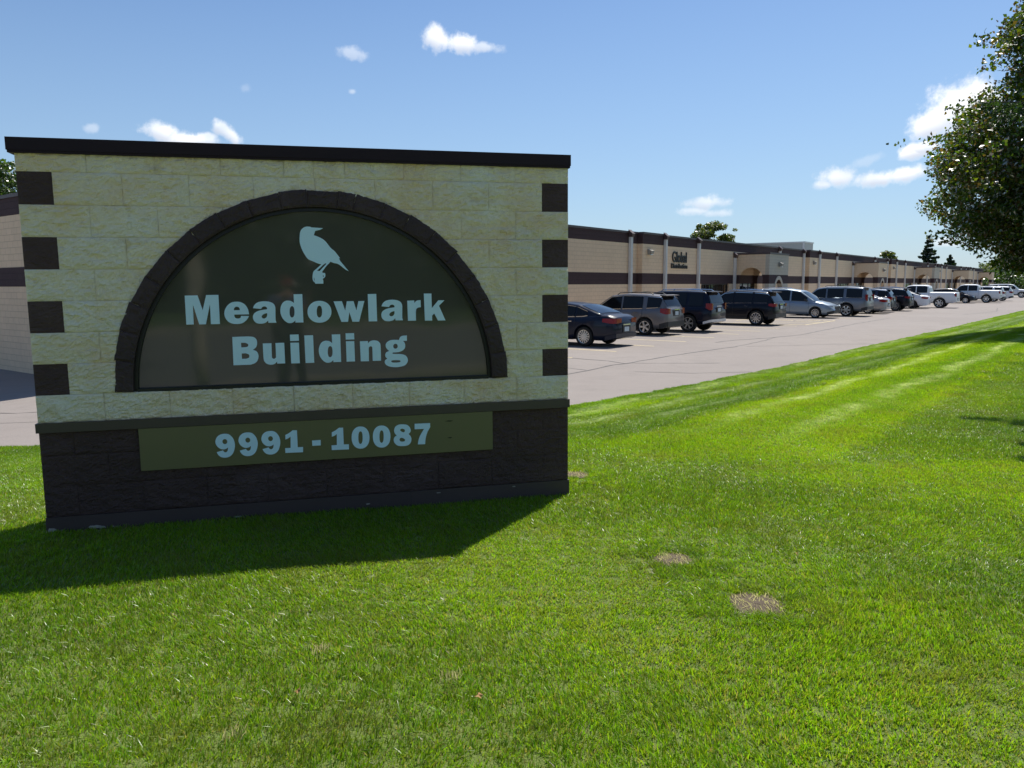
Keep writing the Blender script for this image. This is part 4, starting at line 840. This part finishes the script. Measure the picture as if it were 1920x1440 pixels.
HATCH = dict(SEDAN, L=4.1, W=1.75, ax=(1.28,-1.25), R=.32, belt=[(-2.05,.80),(-2.0,1.0),(-1.2,1.0),(.7,.95),(.95,.98),(1.6,.85),(1.9,.74),(2.05,.55)], roof=[(-2.02,1.0),(-1.85,1.3),(-1.6,1.46),(-.5,1.52),(.1,1.46),(1.15,.96)], win=[(-1.7,-1.05,0),(-.98,-.15,0),(-.07,.85,0)], rw=(-1.99,-1.66), ws=(.2,1.1), gaps=(-1.0,-.1,.9), chrome=False, sp=7, pz=.78, rr=.4, re=.12)
def pickup(L=5.9, z=0):
    return dict(L=L, W=2.03, ax=(L/2-1.0,-L/2+1.25), R=.42, zb=.42, tum=.2, belt=[(-L/2,1.12),(-L/2+.04,1.30),(-.95,1.31),(-.90,1.25),(1.2,1.22),(1.45,1.24),(L/2-.35,1.18),(L/2-.1,1.08),(L/2,.90)],
      roof=[(-.92,1.27),(-.80,1.84),(-.55,1.92),(.5,1.93),(.85,1.86),(1.45,1.25)], win=[(-.72,.10,0),(.18,1.12,0)], hand=(-.15,.5), gaps=(-.86,.14,1.25), mir=1.05, tail=(.95,1.25,.14,.84), head=(.92,1.12,.35), ws=(.92,1.40), rw=(-.91,-.84), sp=6, tw=.28, bm='galvanised', bh=.18, pz=.62, mm='black_plastic', rr=.3, re=.05)
for S in (SEDAN, CROSS, SUVB, JEEP, VAN, BIGSUV, COUPE, HATCH): 
    if S.get('bm', 1) is None: S.pop('bm')
    if S.get('hm', 1) is None: S.pop('hm')
HIN = math.atan2(-NN.y, -NN.x); HOUT = math.atan2(NN.y, NN.x)
def park(name, label, cat, pm, S, s_wheel, off_wheel, out=False, turn=0.):
    """s, off = contact point of the wheel nearest the aisle, on the side turned to the sign"""
    Wd = S['W']/2-.05; ax = S['ax'][0] if out else S['ax'][1]
    s = s_wheel+Wd; off = off_wheel - (ax if out else -ax)
    x, y = wall_xy(s, off); return vehicle(name, label, cat, pm, S, x, y, (HOUT if out else HIN)+turn)
if True:
    park('parked_sedan', 'dark navy sedan partly hidden behind the right edge of the sign', 'car', 'paint_navy', dict(SEDAN, bm='paint_navy'), -9.7, 7.0)
    park('parked_crossover', 'bronze grey crossover with big red taillight beside the navy sedan', 'car', 'paint_grey', CROSS, -3.2, 5.9)
    park('parked_utility_vehicle', 'dark boxy off-roader with silver roof rails and grey rear bumper', 'car', 'paint_midnight', SUVB, -.3, 6.5)
    park('parked_utility_vehicle', 'black sport utility vehicle with chrome window outline, alone by the yellow hatching', 'car', 'paint_black', JEEP, 6.7, 7.0)
    park('parked_minivan', 'pale silver blue minivan parked nose out toward the lane', 'van', 'paint_silverblue', VAN, 16.8, 7.0, out=True)
    park('parked_utility_vehicle', 'large steel grey sport utility vehicle right of the pale minivan', 'car', 'paint_steel', BIGSUV, 20.7, 7.8)
    park('parked_sedan', 'small silver sedan tucked behind the large steel grey vehicle', 'car', 'paint_silver', dict(SEDAN, bm='paint_silver'), 26.0, 7.9)
    park('parked_crossover', 'slate blue crossover between the silver sedan and the black utility vehicle', 'car', 'paint_slate', CROSS, 29.4, 7.7)
    park('parked_utility_vehicle', 'black sport utility vehicle beside the white coupe', 'car', 'paint_black', JEEP, 32.8, 8.3)
    park('parked_coupe', 'white coupe with black wheels in front of the white pickup', 'car', 'paint_white', dict(COUPE, bm='paint_white'), 39.2, 8.3)
    PK = pickup()
    park('parked_pickup', 'white crew cab pickup right of the white coupe', 'pickup truck', 'paint_white', PK, 42.4, 9.8)
    park('parked_hatchback', 'small black hatchback between the two white pickups, nose out', 'car', 'paint_black', HATCH, 60.7, 9.4, out=True)
    park('parked_pickup', 'white pickup behind the black hatchback', 'pickup truck', 'paint_white', pickup(5.7), 63.9, 10.9)
    park('parked_crossover', 'first white crossover behind the farther white pickup', 'car', 'paint_white', CROSS, 69.5, 11.0)
    park('parked_crossover', 'second white crossover half hidden by the one before it', 'car', 'paint_white', dict(CROSS, rails=None), 75.0, 11.3)
    park('parked_utility_vehicle', 'big white vehicle nose out at the far end of the row', 'car', 'paint_white', BIGSUV, 97.6, 11.5, out=True)
    park('parked_van', 'deep blue van far away under the maple branches', 'van', 'paint_blue', VAN, 150, 16)

# ------------------------------------------------------------------ trees
def tree_mesh(name, parent, mat, leaves, size, cols, rng, wd=.42):
    """leaves: Nx3 centres; each leaf a folded quad pair with its own tone"""
    n = len(leaves); L = np.asarray(leaves, float)
    a = rng.normal(size=(n, 3)); a /= np.linalg.norm(a, axis=1)[:, None]; b = rng.normal(size=(n, 3)); b -= (b*a).sum(1)[:, None]*a; b /= np.linalg.norm(b, axis=1)[:, None]; c = np.cross(a, b)
    s = size*rng.uniform(.6, 1.3, n)[:, None]
    V = np.stack([L-a*s*.5, L+b*s*wd+c*s*.12, L+a*s*.62, L-b*s*wd+c*s*.12], 1).reshape(-1, 3)
    F = np.empty((n*2, 3), int); i = np.arange(n)*4
    F[0::2] = np.stack([i, i+1, i+2], 1); F[1::2] = np.stack([i, i+2, i+3], 1)
    me = bpy.data.meshes.new(name); me.vertices.add(len(V)); me.vertices.foreach_set('co', V.ravel()); me.loops.add(len(F)*3); me.loops.foreach_set('vertex_index', F.ravel())
    me.polygons.add(len(F)); me.polygons.foreach_set('loop_start', np.arange(0, len(F)*3, 3)); me.polygons.foreach_set('loop_total', np.full(len(F), 3)); me.update()
    ca = me.color_attributes.new('tone', 'FLOAT_COLOR', 'POINT'); cols = np.array(cols); w = rng.uniform(0, 1, n); k = np.minimum((w*len(cols)).astype(int), len(cols)-1)
    cc = cols[k]*rng.uniform(.75, 1.25, (n, 1)); cc = np.concatenate([cc, np.ones((n, 1))], 1); ca.data.foreach_set('color', np.repeat(cc, 4, 0).ravel())
    me.materials.append(MATS[mat]); return link(name, me, parent)
def deciduous(label, loc, h, r, cb, n, leaf, cols, seed, name='deciduous_tree', lobes=9, sq=.8, trunk=.22, bark='bark', gap=.5, group=None, cluster=.16, top=.15, prof=None):
    """h total height, r crown radius, cb crown base height"""
    rng = np.random.default_rng(seed); root = thing(name, label, 'tree', loc, rng.uniform(0, 6), group)
    cz = (h+cb)/2; hz = (h-cb)/2
    tk = MB(); tk.tube([(0,0,-.3),(.03*r,0,h*.25),(0,.03*r,h*.5),(0,0,h*.8)], [trunk,trunk*.8,trunk*.55,trunk*.15], 9)
    tips = []; nb = int(16+lobes*4)
    for i in range(nb):
        u = rng.uniform(-1, 1); ph = rng.uniform(0, 2*math.pi); q = math.sqrt(max(0, 1-abs(u)**2.2))*rng.uniform(.72, 1.04)*(1-top*max(0, u+.35))
        tips.append((math.cos(ph)*q*r, math.sin(ph)*q*r, cz+u*hz*rng.uniform(.85, 1.02)))
    for t_ in tips[:nb]:
        z0 = max(cb*.7, min(h*.75, t_[2]-abs(math.hypot(t_[0], t_[1]))*.7)); a = Vector((0,0,z0)); b = Vector(t_); mid = a.lerp(b, .5)+Vector((0,0,.06*r))
        tk.tube([a, mid, a.lerp(b, .74)], [trunk*.32, trunk*.18, .02], 5)
    tk.build('trunk', bark, root, True)
    # leaf clusters around sub tips
    C = []; R_ = []
    for t_ in tips:
        base = np.array([0, 0, max(cb*.9, t_[2]-.35*hz)])
        for k in range(int(rng.integers(7, 12))):
            f = rng.uniform(gap, 1.0); p = base+(np.array(t_)-base)*f+rng.normal(size=3)*r*.13*np.array([1,1,.7]); C.append(p); R_.append(r*cluster*rng.uniform(.5, 1.25))
    C = np.array(C); R_ = np.array(R_); w = R_**2; w /= w.sum(); idx = rng.choice(len(C), n, p=w)
    d = rng.normal(size=(n, 3)); d /= np.linalg.norm(d, axis=1)[:, None]; rad = rng.uniform(.15, 1, n)**.45
    pts = C[idx]+d*(R_[idx]*rad)[:, None]*np.array([1,1,.62])
    if prof:
        m_ = int(n*.55); zz = rng.uniform(prof[0][0]+.3, prof[-1][0], m_); rr_ = np.interp(zz, [q[0] for q in prof], [q[1] for q in prof])*np.sqrt(rng.uniform(.10, .80, m_)); aa = rng.uniform(0, 2*np.pi, m_)
        ex_ = np.stack([rr_*np.cos(aa), rr_*np.sin(aa), zz], 1)+rng.normal(size=(m_, 3))*.12
        kp = np.sin(ex_[:, 0]*2.1+3*np.sin(ex_[:, 2]))+np.sin(ex_[:, 1]*2.3+2*np.sin(ex_[:, 0]*1.3))+np.sin(ex_[:, 2]*2.9+ex_[:, 1]) > -.25
        pts = np.concatenate([pts, ex_[kp]])
        rd = np.hypot(pts[:, 0], pts[:, 1]); lim = np.interp(pts[:, 2], [q[0] for q in prof], [q[1] for q in prof], left=0)
        an = np.arctan2(pts[:, 1], pts[:, 0]); lim = lim*(.93+.08*np.sin(an*5+pts[:, 2]*1.9+1.0)+.055*np.sin(an*11-pts[:, 2]*2.6)+.05*np.sin(an*23+pts[:, 2]*5.3)+.03*rng.normal(size=len(pts)))
        pts = pts[(rd < lim) & (pts[:, 2] > 2.15+.45*np.sin(an*7)+.40*np.sin(an*3+rd*1.9)+.2*np.sin(rd*6+an*13))]
    tree_mesh('crown', root, 'leaf', pts, leaf, cols, rng); return root
def conifer(label, loc, h, r, n, size, cols, seed, cb=.0, name='spruce_tree', tiers=26, wd=.42):
    rng = np.random.default_rng(seed); root = thing(name, label, 'tree', loc, 0)
    MB().tube([(0,0,-.3),(0,0,h*.5),(0,0,h*.98)], [.03*h*.5,.03*h*.28,.01], 8).build('trunk', 'bark', root, True)
    P = []; br = MB()
    for i in range(tiers):
        f = i/(tiers-1); z = cb+(h-cb)*f**1.0; rr = r*(1-f)**.85*rng.uniform(.85, 1.1)+.05; nb = int(9-4*f)
        for k in range(nb):
            z = cb+(h-cb)*min(.985, max(0, f+rng.uniform(-.6,.6)/tiers))
            a = 2*math.pi*(k+rng.uniform(0, .8))/nb; L_ = rr*rng.uniform(.65, 1.08); m = int(max(8, n/(tiers*7)*(L_/r+.2)*1.6))
            t = rng.uniform(.08, 1, m)**.7; side = rng.normal(size=m)*.16*(1.1-t)*L_
            dz = -.18*L_*t+.22*L_*t*t; x = math.cos(a)*L_*t-math.sin(a)*side; y = math.sin(a)*L_*t+math.cos(a)*side
            P.append(np.stack([x, y, z+dz-np.abs(rng.normal(size=m))*.05*L_], 1))
            br.tube([(0,0,z), (math.cos(a)*L_*.5, math.sin(a)*L_*.5, z-.035*L_), (math.cos(a)*L_, math.sin(a)*L_, z+.04*L_)], [.012*h*.2+.01, .02, .006], 4, False)
    br.build('branches', 'bark', root)['kind'] = 'stuff'
    P = np.concatenate(P); tree_mesh('crown', root, 'leaf', P, size, cols, rng, wd); return root
GRN = [(.045,.095,.012),(.055,.11,.016),(.07,.13,.018),(.032,.07,.014)]; YGR = [(.11,.15,.02),(.09,.14,.02),(.14,.15,.025),(.06,.10,.018)]; DGR = [(.018,.042,.014),(.025,.055,.018),(.03,.06,.02)]
MAP = [(.040,.076,.010),(.062,.12,.012),(.125,.165,.015),(.13,.09,.025),(.040,.08,.010)]
def gpos(px, depth, z=None):
    d = pxdir(px, 533); k = depth/d.y; return d.x*k, depth
# the maple on the right of the lawn and the spruce nearer the camera
deciduous('spreading maple with low dark branches beside the lot', (20.7, 26.3, -.1), 12.8, 7.6, 2.4, 330000, .125, MAP, 12, name='maple_tree', lobes=14, trunk=.30, gap=.25, cluster=.125, top=.25, prof=[(2.0,4.2),(3.1,5.7),(4.4,6.9),(6.5,6.8),(7.6,5.7),(9.4,4.8),(10.5,4.5),(12.8,2.5)])
conifer('tall spruce at the right edge with its lowest limb over the lawn', (9.1, 9.6, 0), 15, 3.05, 170000, .085, DGR, 5, cb=4.05, tiers=34, wd=.14)
for label, px, dep, h, r, cb, n, leaf, cols, sd in (
    ('green leafy tree rising behind the roof near the wall lettering', 1327, 128, 12.2, 4.4, 2.5, 30000, .30, YGR, 21),
    ('small tree top just showing beside the taller leafy tree', 1383, 130, 8.0, 2.2, 3, 1500, .32, GRN, 22),
    ('yellow green tree behind the middle of the roof', 1662, 175, 9.3, 3.0, 2, 8000, .36, YGR, 23),
    ('green tree in the upper left behind the building end', -38, 70, 14.3, 5.2, 3, 30000, .26, GRN, 24),
    ('rounded tree beyond the far end of the building, leftmost of that wood', 1858, 265, 9.5, 5.5, 1, 5000, .55, YGR, 25),
    ('yellowing tree in the wood beyond the building end', 1880, 240, 9.8, 6, 1, 6000, .5, YGR, 26),
    ('dark green tree standing in front of that far wood', 1905, 225, 8.6, 6, .5, 6000, .5, GRN, 27),
    ('tree of the far wood cut by the right picture edge', 1932, 215, 9.2, 6, .5, 6000, .5, YGR, 28),
    ('low tree behind the far pickup', 1866, 205, 5.2, 4, .3, 4000, .4, GRN, 29),
    ('low bushy tree above the last white vehicle', 1893, 200, 5.6, 5, .3, 4500, .4, GRN, 30)):
    x, y = gpos(px, dep); deciduous(label, (x, y, -.8), h, r, cb, n, leaf, cols, sd, trunk=.02*h)
x, y = gpos(1737, 150); conifer('dark spruce standing above the roof by the fourth porch', (x, y, -.8), 11.3, 3.7, 34000, .42, DGR, 6, cb=.5, tiers=16)
x, y = gpos(1778, 158); conifer('shorter dark spruce to the right of the pointed one', (x, y, -.8), 7.9, 4.2, 26000, .42, DGR, 8, cb=.5, tiers=12)
for i, (x, y, h, r) in enumerate(((-17,-24,5.2,4.4),(-10.5,-25,5.5,4.5),(-4,-26,5.2,4.4),(2.5,-27,5.5,4.5),(9,-28,5.3,4.4),(16,-29,5.6,4.8),(-24,-23,5.5,4.8),(23,-31,5.6,4.8))):
    deciduous('dark tree %s of the row across the road behind the camera' % ('one two three four five six seven eight'.split()[i]), (x, y, .3), h, r, .3, 14000, .40, DGR, 50+i, trunk=.25, group='trees across the road')
# slim pale trunk by the road edge (its image stands in the panel)
root = thing('young_tree', 'slim pale trunked tree at the road edge left of the photographer', 'tree', (-1.33, -2.0, 0))
MB().tube([(0,0,-.2),(.02,0,.6),(-.03,.02,1.3),(.02,0,2.0),(.0,.02,3.4),(-.1,-.6,6.4)], [.12,.10,.092,.088,.075,.04], 12).build('trunk', 'pale_bark', root, True)
rng = np.random.default_rng(3); pts = rng.normal(size=(5000, 3))*np.array([.8,.7,.8])+np.array([-.3,-1.4,7.0]); tree_mesh('crown', root, 'leaf', pts, .12, GRN, rng)
# ------------------------------------------------------------------ grass
BARE = [(1265,1047,.085,.03),(1418,1132,.105,.05),(1078,893,.09,.05)]
def on_ground(X, Y, z=0.):
    d = pxdir(X, Y); k = (z-CAMZ)/d.z; return d.x*k, d.y*k
bare = []
for (X_, Y_, a, b) in BARE:
    x, y = on_ground(X_, Y_); bare.append((x, y, a*1.15))
def blade_patch(nm, size, n, hgt, wid, seed, dry=.07, lean=.30):
    rng = np.random.default_rng(seed); h = hgt*rng.uniform(.45, 1.15, n); w = wid*rng.uniform(.6, 1.2, n)
    px_, py_ = rng.uniform(-size/2, size/2, (2, n)); az = rng.uniform(0, 2*math.pi, n)
    ln = np.abs(rng.normal(0, .58, n)); ld = rng.uniform(0, 2*math.pi, n); lx = np.cos(ld)*ln; ly = np.sin(ld)*ln+lean
    isdry = rng.uniform(0, 1, n) < dry; lx[isdry] *= 1.3; h[isdry] *= .8
    cx_, cy_ = np.cos(az), np.sin(az)
    def lvl(f, wf, bend):
        ox = px_+lx*h*f*bend; oy = py_+ly*h*f*bend; oz = h*f*(1-.18*f*np.minimum(1, lx*lx+ly*ly))
        return np.stack([ox-cx_*w*wf, oy-cy_*w*wf, oz], 1), np.stack([ox+cx_*w*wf, oy+cy_*w*wf, oz], 1)
    a0, b0 = lvl(-.1, .5, .4); a1, b1 = lvl(.5, .48, .75); t0, _ = lvl(1.0, 0, 1.15)
    V = np.stack([a0, b0, a1, b1, t0], 1).reshape(-1, 3); i = np.arange(n)*5
    F = np.concatenate([np.stack([i, i+1, i+3], 1), np.stack([i, i+3, i+2], 1), np.stack([i+2, i+3, i+4], 1)])
    me = bpy.data.meshes.new(nm); me.vertices.add(len(V)); me.vertices.foreach_set('co', V.ravel()); me.loops.add(len(F)*3); me.loops.foreach_set('vertex_index', F.ravel())
    me.polygons.add(len(F)); me.polygons.foreach_set('loop_start', np.arange(0, len(F)*3, 3)); me.polygons.foreach_set('loop_total', np.full(len(F), 3)); me.update()
    base = np.array([.205, .385, .016])*rng.uniform(.45, 1.5, (n, 1))*np.stack([rng.uniform(.8, 1.35, n), np.ones(n), rng.uniform(.6, 1.4, n)], 1)
    base[isdry] = np.array([.40, .37, .15])*rng.uniform(.6, 1.2, (isdry.sum(), 1))
    col = np.concatenate([base, np.ones((n, 1))], 1); ca = me.color_attributes.new('tone', 'FLOAT_COLOR', 'POINT'); ca.data.foreach_set('color', np.repeat(col, 5, 0).ravel())
    me.materials.append(MATS['grass_blade']); return bpy.data.objects.new(nm, me)
def grass_field(name, label, protos, pts, rots, scl, idx):
    src = bpy.data.collections.new(name+'_blades')
    for o in protos: src.objects.link(o)
    me = bpy.data.meshes.new(name); me.from_pydata(pts, [], [])
    at = me.attributes.new('rot', 'FLOAT_VECTOR', 'POINT'); at.data.foreach_set('vector', np.array(rots, float).ravel())
    at = me.attributes.new('scl', 'FLOAT_VECTOR', 'POINT'); at.data.foreach_set('vector', np.array(scl, float).ravel())
    at = me.attributes.new('pick', 'INT', 'POINT'); at.data.foreach_set('value', np.array(idx, np.int32))
    o = link(name, me); ng = bpy.data.node_groups.new(name, 'GeometryNodeTree')
    ng.interface.new_socket('Geometry', in_out='INPUT', socket_type='NodeSocketGeometry'); ng.interface.new_socket('Geometry', in_out='OUTPUT', socket_type='NodeSocketGeometry')
    gi = ng.nodes.new('NodeGroupInput'); go = ng.nodes.new('NodeGroupOutput'); mp = ng.nodes.new('GeometryNodeMeshToPoints'); iop = ng.nodes.new('GeometryNodeInstanceOnPoints')
    ci = ng.nodes.new('GeometryNodeCollectionInfo'); ci.inputs['Collection'].default_value = src; ci.inputs['Separate Children'].default_value = True; ci.inputs['Reset Children'].default_value = True
    def attr(nm, dt):
        n = ng.nodes.new('GeometryNodeInputNamedAttribute'); n.data_type = dt; n.inputs['Name'].default_value = nm; return [s for s in n.outputs if s.enabled and s.name == 'Attribute'][0]
    e2r = ng.nodes.new('FunctionNodeEulerToRotation'); ng.links.new(attr('rot', 'FLOAT_VECTOR'), e2r.inputs[0])
    ng.links.new(gi.outputs[0], mp.inputs['Mesh']); ng.links.new(mp.outputs[0], iop.inputs['Points']); ng.links.new(ci.outputs[0], iop.inputs['Instance'])
    iop.inputs['Pick Instance'].default_value = True; ng.links.new(attr('pick', 'INT'), iop.inputs['Instance Index'])
    ng.links.new(e2r.outputs[0], iop.inputs['Rotation']); ng.links.new(attr('scl', 'FLOAT_VECTOR'), iop.inputs['Scale']); ng.links.new(iop.outputs[0], go.inputs[0])
    md = o.modifiers.new('blades', 'NODES'); md.node_group = ng; o['kind'] = 'stuff'; o['label'] = label; o['category'] = 'grass'
    return o
rg = random.Random(4)
su = Vector((math.cos(yaw), math.sin(yaw))); sn = Vector((-math.sin(yaw), math.cos(yaw))); so_ = Vector((-3.1035, 5.0055))
def in_sign(x, y, m=0.0):
    p = Vector((x, y))-so_; a, b = p.dot(su), p.dot(sn); return -.01-m < a < SW+.01+m and -.01-m < b < .42+m
MOWDIR = R(90)-R(39.3)
near, farp = ([], [], [], []), ([], [], [], [])
NEARP = [blade_patch('blades_near_%d' % i, .25, 600, .031, .0046, 100+i, .13+.06*(i % 3)) for i in range(8)]
FARP = [blade_patch('blades_far_%d' % i, .6, 2600, .045, .0065, 200+i, .10) for i in range(4)]
def vis(x, y, m): return y > 1.9 and abs(x) < .70*y+m
def slope_rot(x, y, az):
    e = .3; zx = (lawn_z(x+e, y)-lawn_z(x-e, y))/(2*e); zy = (lawn_z(x, y+e)-lawn_z(x, y-e))/(2*e)
    n = Vector((-zx, -zy, 1)).normalized(); q = Vector((0,0,1)).rotation_difference(n).to_matrix() @ Matrix.Rotation(az, 3, 'Z'); return tuple(q.to_euler())
def put(dst, x, y, az, s, sz, k):
    dst[0].append((x, y, lawn_z(x, y)-.004)); dst[1].append(slope_rot(x, y, az)); dst[2].append((s, s, sz)); dst[3].append(k)
def mow(x, y):
    c = x*math.cos(-MOWDIR)-y*math.sin(-MOWDIR) if False else (x*math.cos(R(39.3))-y*math.sin(R(39.3)))
    st = math.sin(c*2.9/1.0*.5)
    if y > 7 and x > 1: return MOWDIR-math.pi/2 + (math.pi if st > 0 else 0) + rg.gauss(0, .35)
    return 6*noise.noise(Vector((x*.35, y*.35, 0)))+rg.gauss(0, .6)
y = -.8
while y < 13.5:
    x = -.70*max(y, 0)-3.2
    while x < .70*max(y, 0)+3.6:
        X_, Y_ = x+rg.uniform(-.03, .03), y+rg.uniform(-.03, .03)
        if edge_d(X_, Y_) > .06 and Y_ > near_road(X_)+.15 and not in_sign(X_, Y_, -.06):
            ok = all((X_-b[0])**2+(Y_-b[1])**2 > (b[2]+.14)**2 for b in bare)
            if ok:
                hs = 1+.5*noise.noise(Vector((X_*.8, Y_*.8, 3)))+.25*noise.noise(Vector((X_*3, Y_*3, 7)))
                hs = max(.8, hs)
                if in_sign(X_, Y_, .12): hs *= 1.15
                put(near, X_, Y_, mow(X_, Y_), rg.uniform(.95, 1.1), hs, rg.randrange(8))
        x += .172
    y += .172
# fine fill round the bare spots, in small sprigs
SPR = [blade_patch('sprig_%d' % i, .07, 70, .05, .004, 300+i, .15) for i in range(4)]
NEARP += SPR
for b in bare:
    for _ in range(150):
        a = rg.uniform(0, 6.283); r = b[2]+rg.uniform(.03, .25); x, y = b[0]+math.cos(a)*r, b[1]+math.sin(a)*r*.95
        if in_sign(x, y, .0): continue
        put(near, x, y, rg.uniform(0, 6.28), 1, rg.uniform(.5, .9), 8+rg.randrange(4))
y = 13.3
while y < 62:
    x = max(-.70*y, -14); st = .48 if y < 30 else .75
    while x < .70*y+4.5:
        X_, Y_ = x+rg.uniform(-.1, .1), y+rg.uniform(-.1, .1)
        if edge_d(X_, Y_) > .34: put(farp, X_, Y_, mow(X_, Y_), st/.48*rg.uniform(.95, 1.1), rg.uniform(.85, 1.2), rg.randrange(4))
        x += st
    y += st
FARP += [blade_patch('blades_zedge_%d' % i, .22, 420, .05, .006, 230+i, .10) for i in range(3)]
x = -.5
while x < 60:
    sl = math.atan2(edge_y(x+.2)-edge_y(x), .2)
    for _ in range(8):
        d = rg.uniform(.03, .7); X_, Y_ = x+rg.uniform(0,.12)+d*math.sin(sl), edge_y(x)-d*math.cos(sl)
        if vis(X_, Y_, 1): put(farp, X_, Y_, rg.uniform(0, 6.28), rg.uniform(.8, 1.2), rg.uniform(.7, 1.25), 4+rg.randrange(3))
    x += .10
grass_field('lawn_grass', 'mown green grass of the near lawn', NEARP, *near)
grass_field('far_lawn_grass', 'mown grass of the strip running beside the lot', FARP, *farp)
print('patches', len(near[0]), len(farp[0]))
# bare spots: soil with dead blades
for i, (b, lab) in enumerate(zip(bare, ('small bare soil spot in the lawn, the farther one', 'bare soil hollow with dry thatch, nearest to the camera', 'dry straw patch by the foot of the sign'))):
    n = 20; m = MB(); rr = b[2]
    rings = [[(b[0]+math.cos(2*math.pi*k/n)*rr*f*(1+.5*noise.noise(Vector((k*1.1, i*3.3, .5)))), b[1]+math.sin(2*math.pi*k/n)*rr*f*(1+.5*noise.noise(Vector((k*1.1, i*3.3, .5)))), lawn_z(b[0], b[1])+.004+.006*(1-f)+.004*noise.noise(Vector((k, f*9, i)))) for k in range(n+1)] for f in (.02, .35, .7, 1.25)]
    m.grid(rings); o = m.build('bare_spot', 'soil'); tag(o, lab, 'bare spot'); o['kind'] = 'stuff'
    th = blade_patch('dry_thatch', rr*2.0, 170, .04, .004, 400+i, dry=1.0, lean=1.2); th.data.materials[0] = MATS['straw']; th.name = 'dry_thatch'; COL.objects.link(th); th.parent = o; th.location = (b[0], b[1], lawn_z(b[0], b[1])+.008); th.scale = (1, 1, .22)
# small tufts of thatch and fallen leaves
for i, (X_, Y_) in enumerate(((600,1226),(440,1385),(845,1275))):
    x, y = on_ground(X_, Y_); th = blade_patch('dry_tuft', .08, 45, .035, .004, 500+i, dry=1.0, lean=.9); th.data.materials[0] = MATS['straw']; COL.objects.link(th); th.location = (x, y, lawn_z(x, y)+.012); th.scale = (1,1,.8)
    tag(th, 'pale tuft of dead grass lying on the near lawn', 'dead grass', 'tufts of dead grass'); th['kind'] = 'stuff'
simple('dry_leaf', (.36,.20,.06), .7, var=.3)
for i, (X_, Y_) in enumerate(((897,1325),(560,1315),(1492,1050))):
    x, y = on_ground(X_, Y_); m = MB(); pts = [(math.cos(a)*r, math.sin(a)*r*.8, .006*math.sin(a*2)) for a, r in zip(np.linspace(0, 2*math.pi, 11)[:-1], (.02,.012,.021,.011,.02,.008,.02,.012,.02,.011))]
    m.v = [(0,0,.006)]+pts; m.f = [(0, k+1, (k+1) % 10+1) for k in range(10)]; o = m.build('fallen_leaf', 'dry_leaf'); o.location = (x, y, lawn_z(x, y)+.045); o.rotation_euler = (rg.uniform(-.6,.6), rg.uniform(-.6,.6), rg.uniform(0,6))
    tag(o, ('fallen orange leaf at the front of the lawn, nearest the picture centre','fallen orange leaf at the front left, below the digits of the sign','small fallen leaf on the right, beyond the bare soil hollow')[i], 'leaf', 'fallen leaves on the lawn')

# ------------------------------------------------------------------ the photographer (stands behind the camera, mirrored in the panel)
def skin_fig(name, mat, verts, edges, radii, parent, sub=2):
    me = bpy.data.meshes.new(name); me.from_pydata(verts, edges, []); o = link(name, me, None)
    md = o.modifiers.new('s', 'SKIN'); 
    for i, r in enumerate(radii): me.skin_vertices[0].data[i].radius = (r, r) if not isinstance(r, tuple) else r
    me.skin_vertices[0].data[0].use_root = True; md.use_smooth_shade = True
    ss = o.modifiers.new('u', 'SUBSURF'); ss.levels = sub; ss.render_levels = sub
    dg = bpy.context.evaluated_depsgraph_get(); m2 = bpy.data.meshes.new_from_object(o.evaluated_get(dg)); bpy.data.objects.remove(o)
    m2.materials.clear(); m2.materials.append(MATS[mat]); return link(name, m2, parent)
px0, py0 = -.26, -.52
PER = thing('person', 'photographer in blue shirt and dark trousers holding up a phone', 'person', (px0, py0, lawn_z(px0, py0)))
skin_fig('body', 'skin', [(0,0,1.0),(0,0,1.22),(0,.0,1.42),(0,.01,1.52),(0,.02,1.62),(0,.02,1.72),(-.19,0,1.42),(-.24,.14,1.22),(-.10,.36,1.42),(.19,0,1.42),(.27,.16,1.24),(.24,.38,1.48),(-.10,0,.95),(-.11,.02,.5),(-.12,0,.08),(-.12,.13,.04),(.10,0,.95),(.12,.02,.5),(.14,0,.08),(.14,.13,.04)],
    [(0,1),(1,2),(2,3),(3,4),(4,5),(2,6),(6,7),(7,8),(2,9),(9,10),(10,11),(0,12),(12,13),(13,14),(14,15),(0,16),(16,17),(17,18),(18,19)],
    [.14,.13,.14,.06,.09,.085,.06,.045,.03,.06,.045,.03,.09,.06,.04,.035,.09,.06,.04,.035], PER)
skin_fig('shirt', 'shirt_blue', [(0,0,.92),(0,0,1.2),(0,0,1.42),(-.2,0,1.42),(-.25,.1,1.27),(.2,0,1.42),(.27,.1,1.29)], [(0,1),(1,2),(2,3),(3,4),(2,5),(5,6)], [.175,.165,.165,.08,.075,.08,.075], PER)
skin_fig('trousers', 'dark_trousers', [(0,0,.93),(-.10,0,.9),(-.11,.02,.5),(-.12,0,.1),(.10,0,.9),(.12,.02,.5),(.14,0,.1)], [(0,1),(1,2),(2,3),(0,4),(4,5),(5,6)], [.155,.12,.085,.07,.12,.085,.07], PER)
skin_fig('cap', 'red_cap_cloth', [(0,.0,1.72),(0,.01,1.79),(0,.12,1.74)], [(0,1),(0,2)], [.10,.08,.05], PER, 1)
for sx_, hx, hy, hz in ((-1,-.10,.36,1.42),(1,.24,.38,1.48)):
    for k in range(5):
        a = (k-2)*.022; MB().tube([(hx+a*.6, hy, hz), (hx+a, hy+.015, hz+.045), (hx+a*1.1, hy+.04-.004*abs(k-2), hz+.075-.006*abs(k-2))], [.011,.009,.007], 7).build('finger', 'skin', PER, True)
print('tris', sum(len(o.data.polygons) for o in SC.objects if o.type == 'MESH'), 'objects', len(SC.objects))
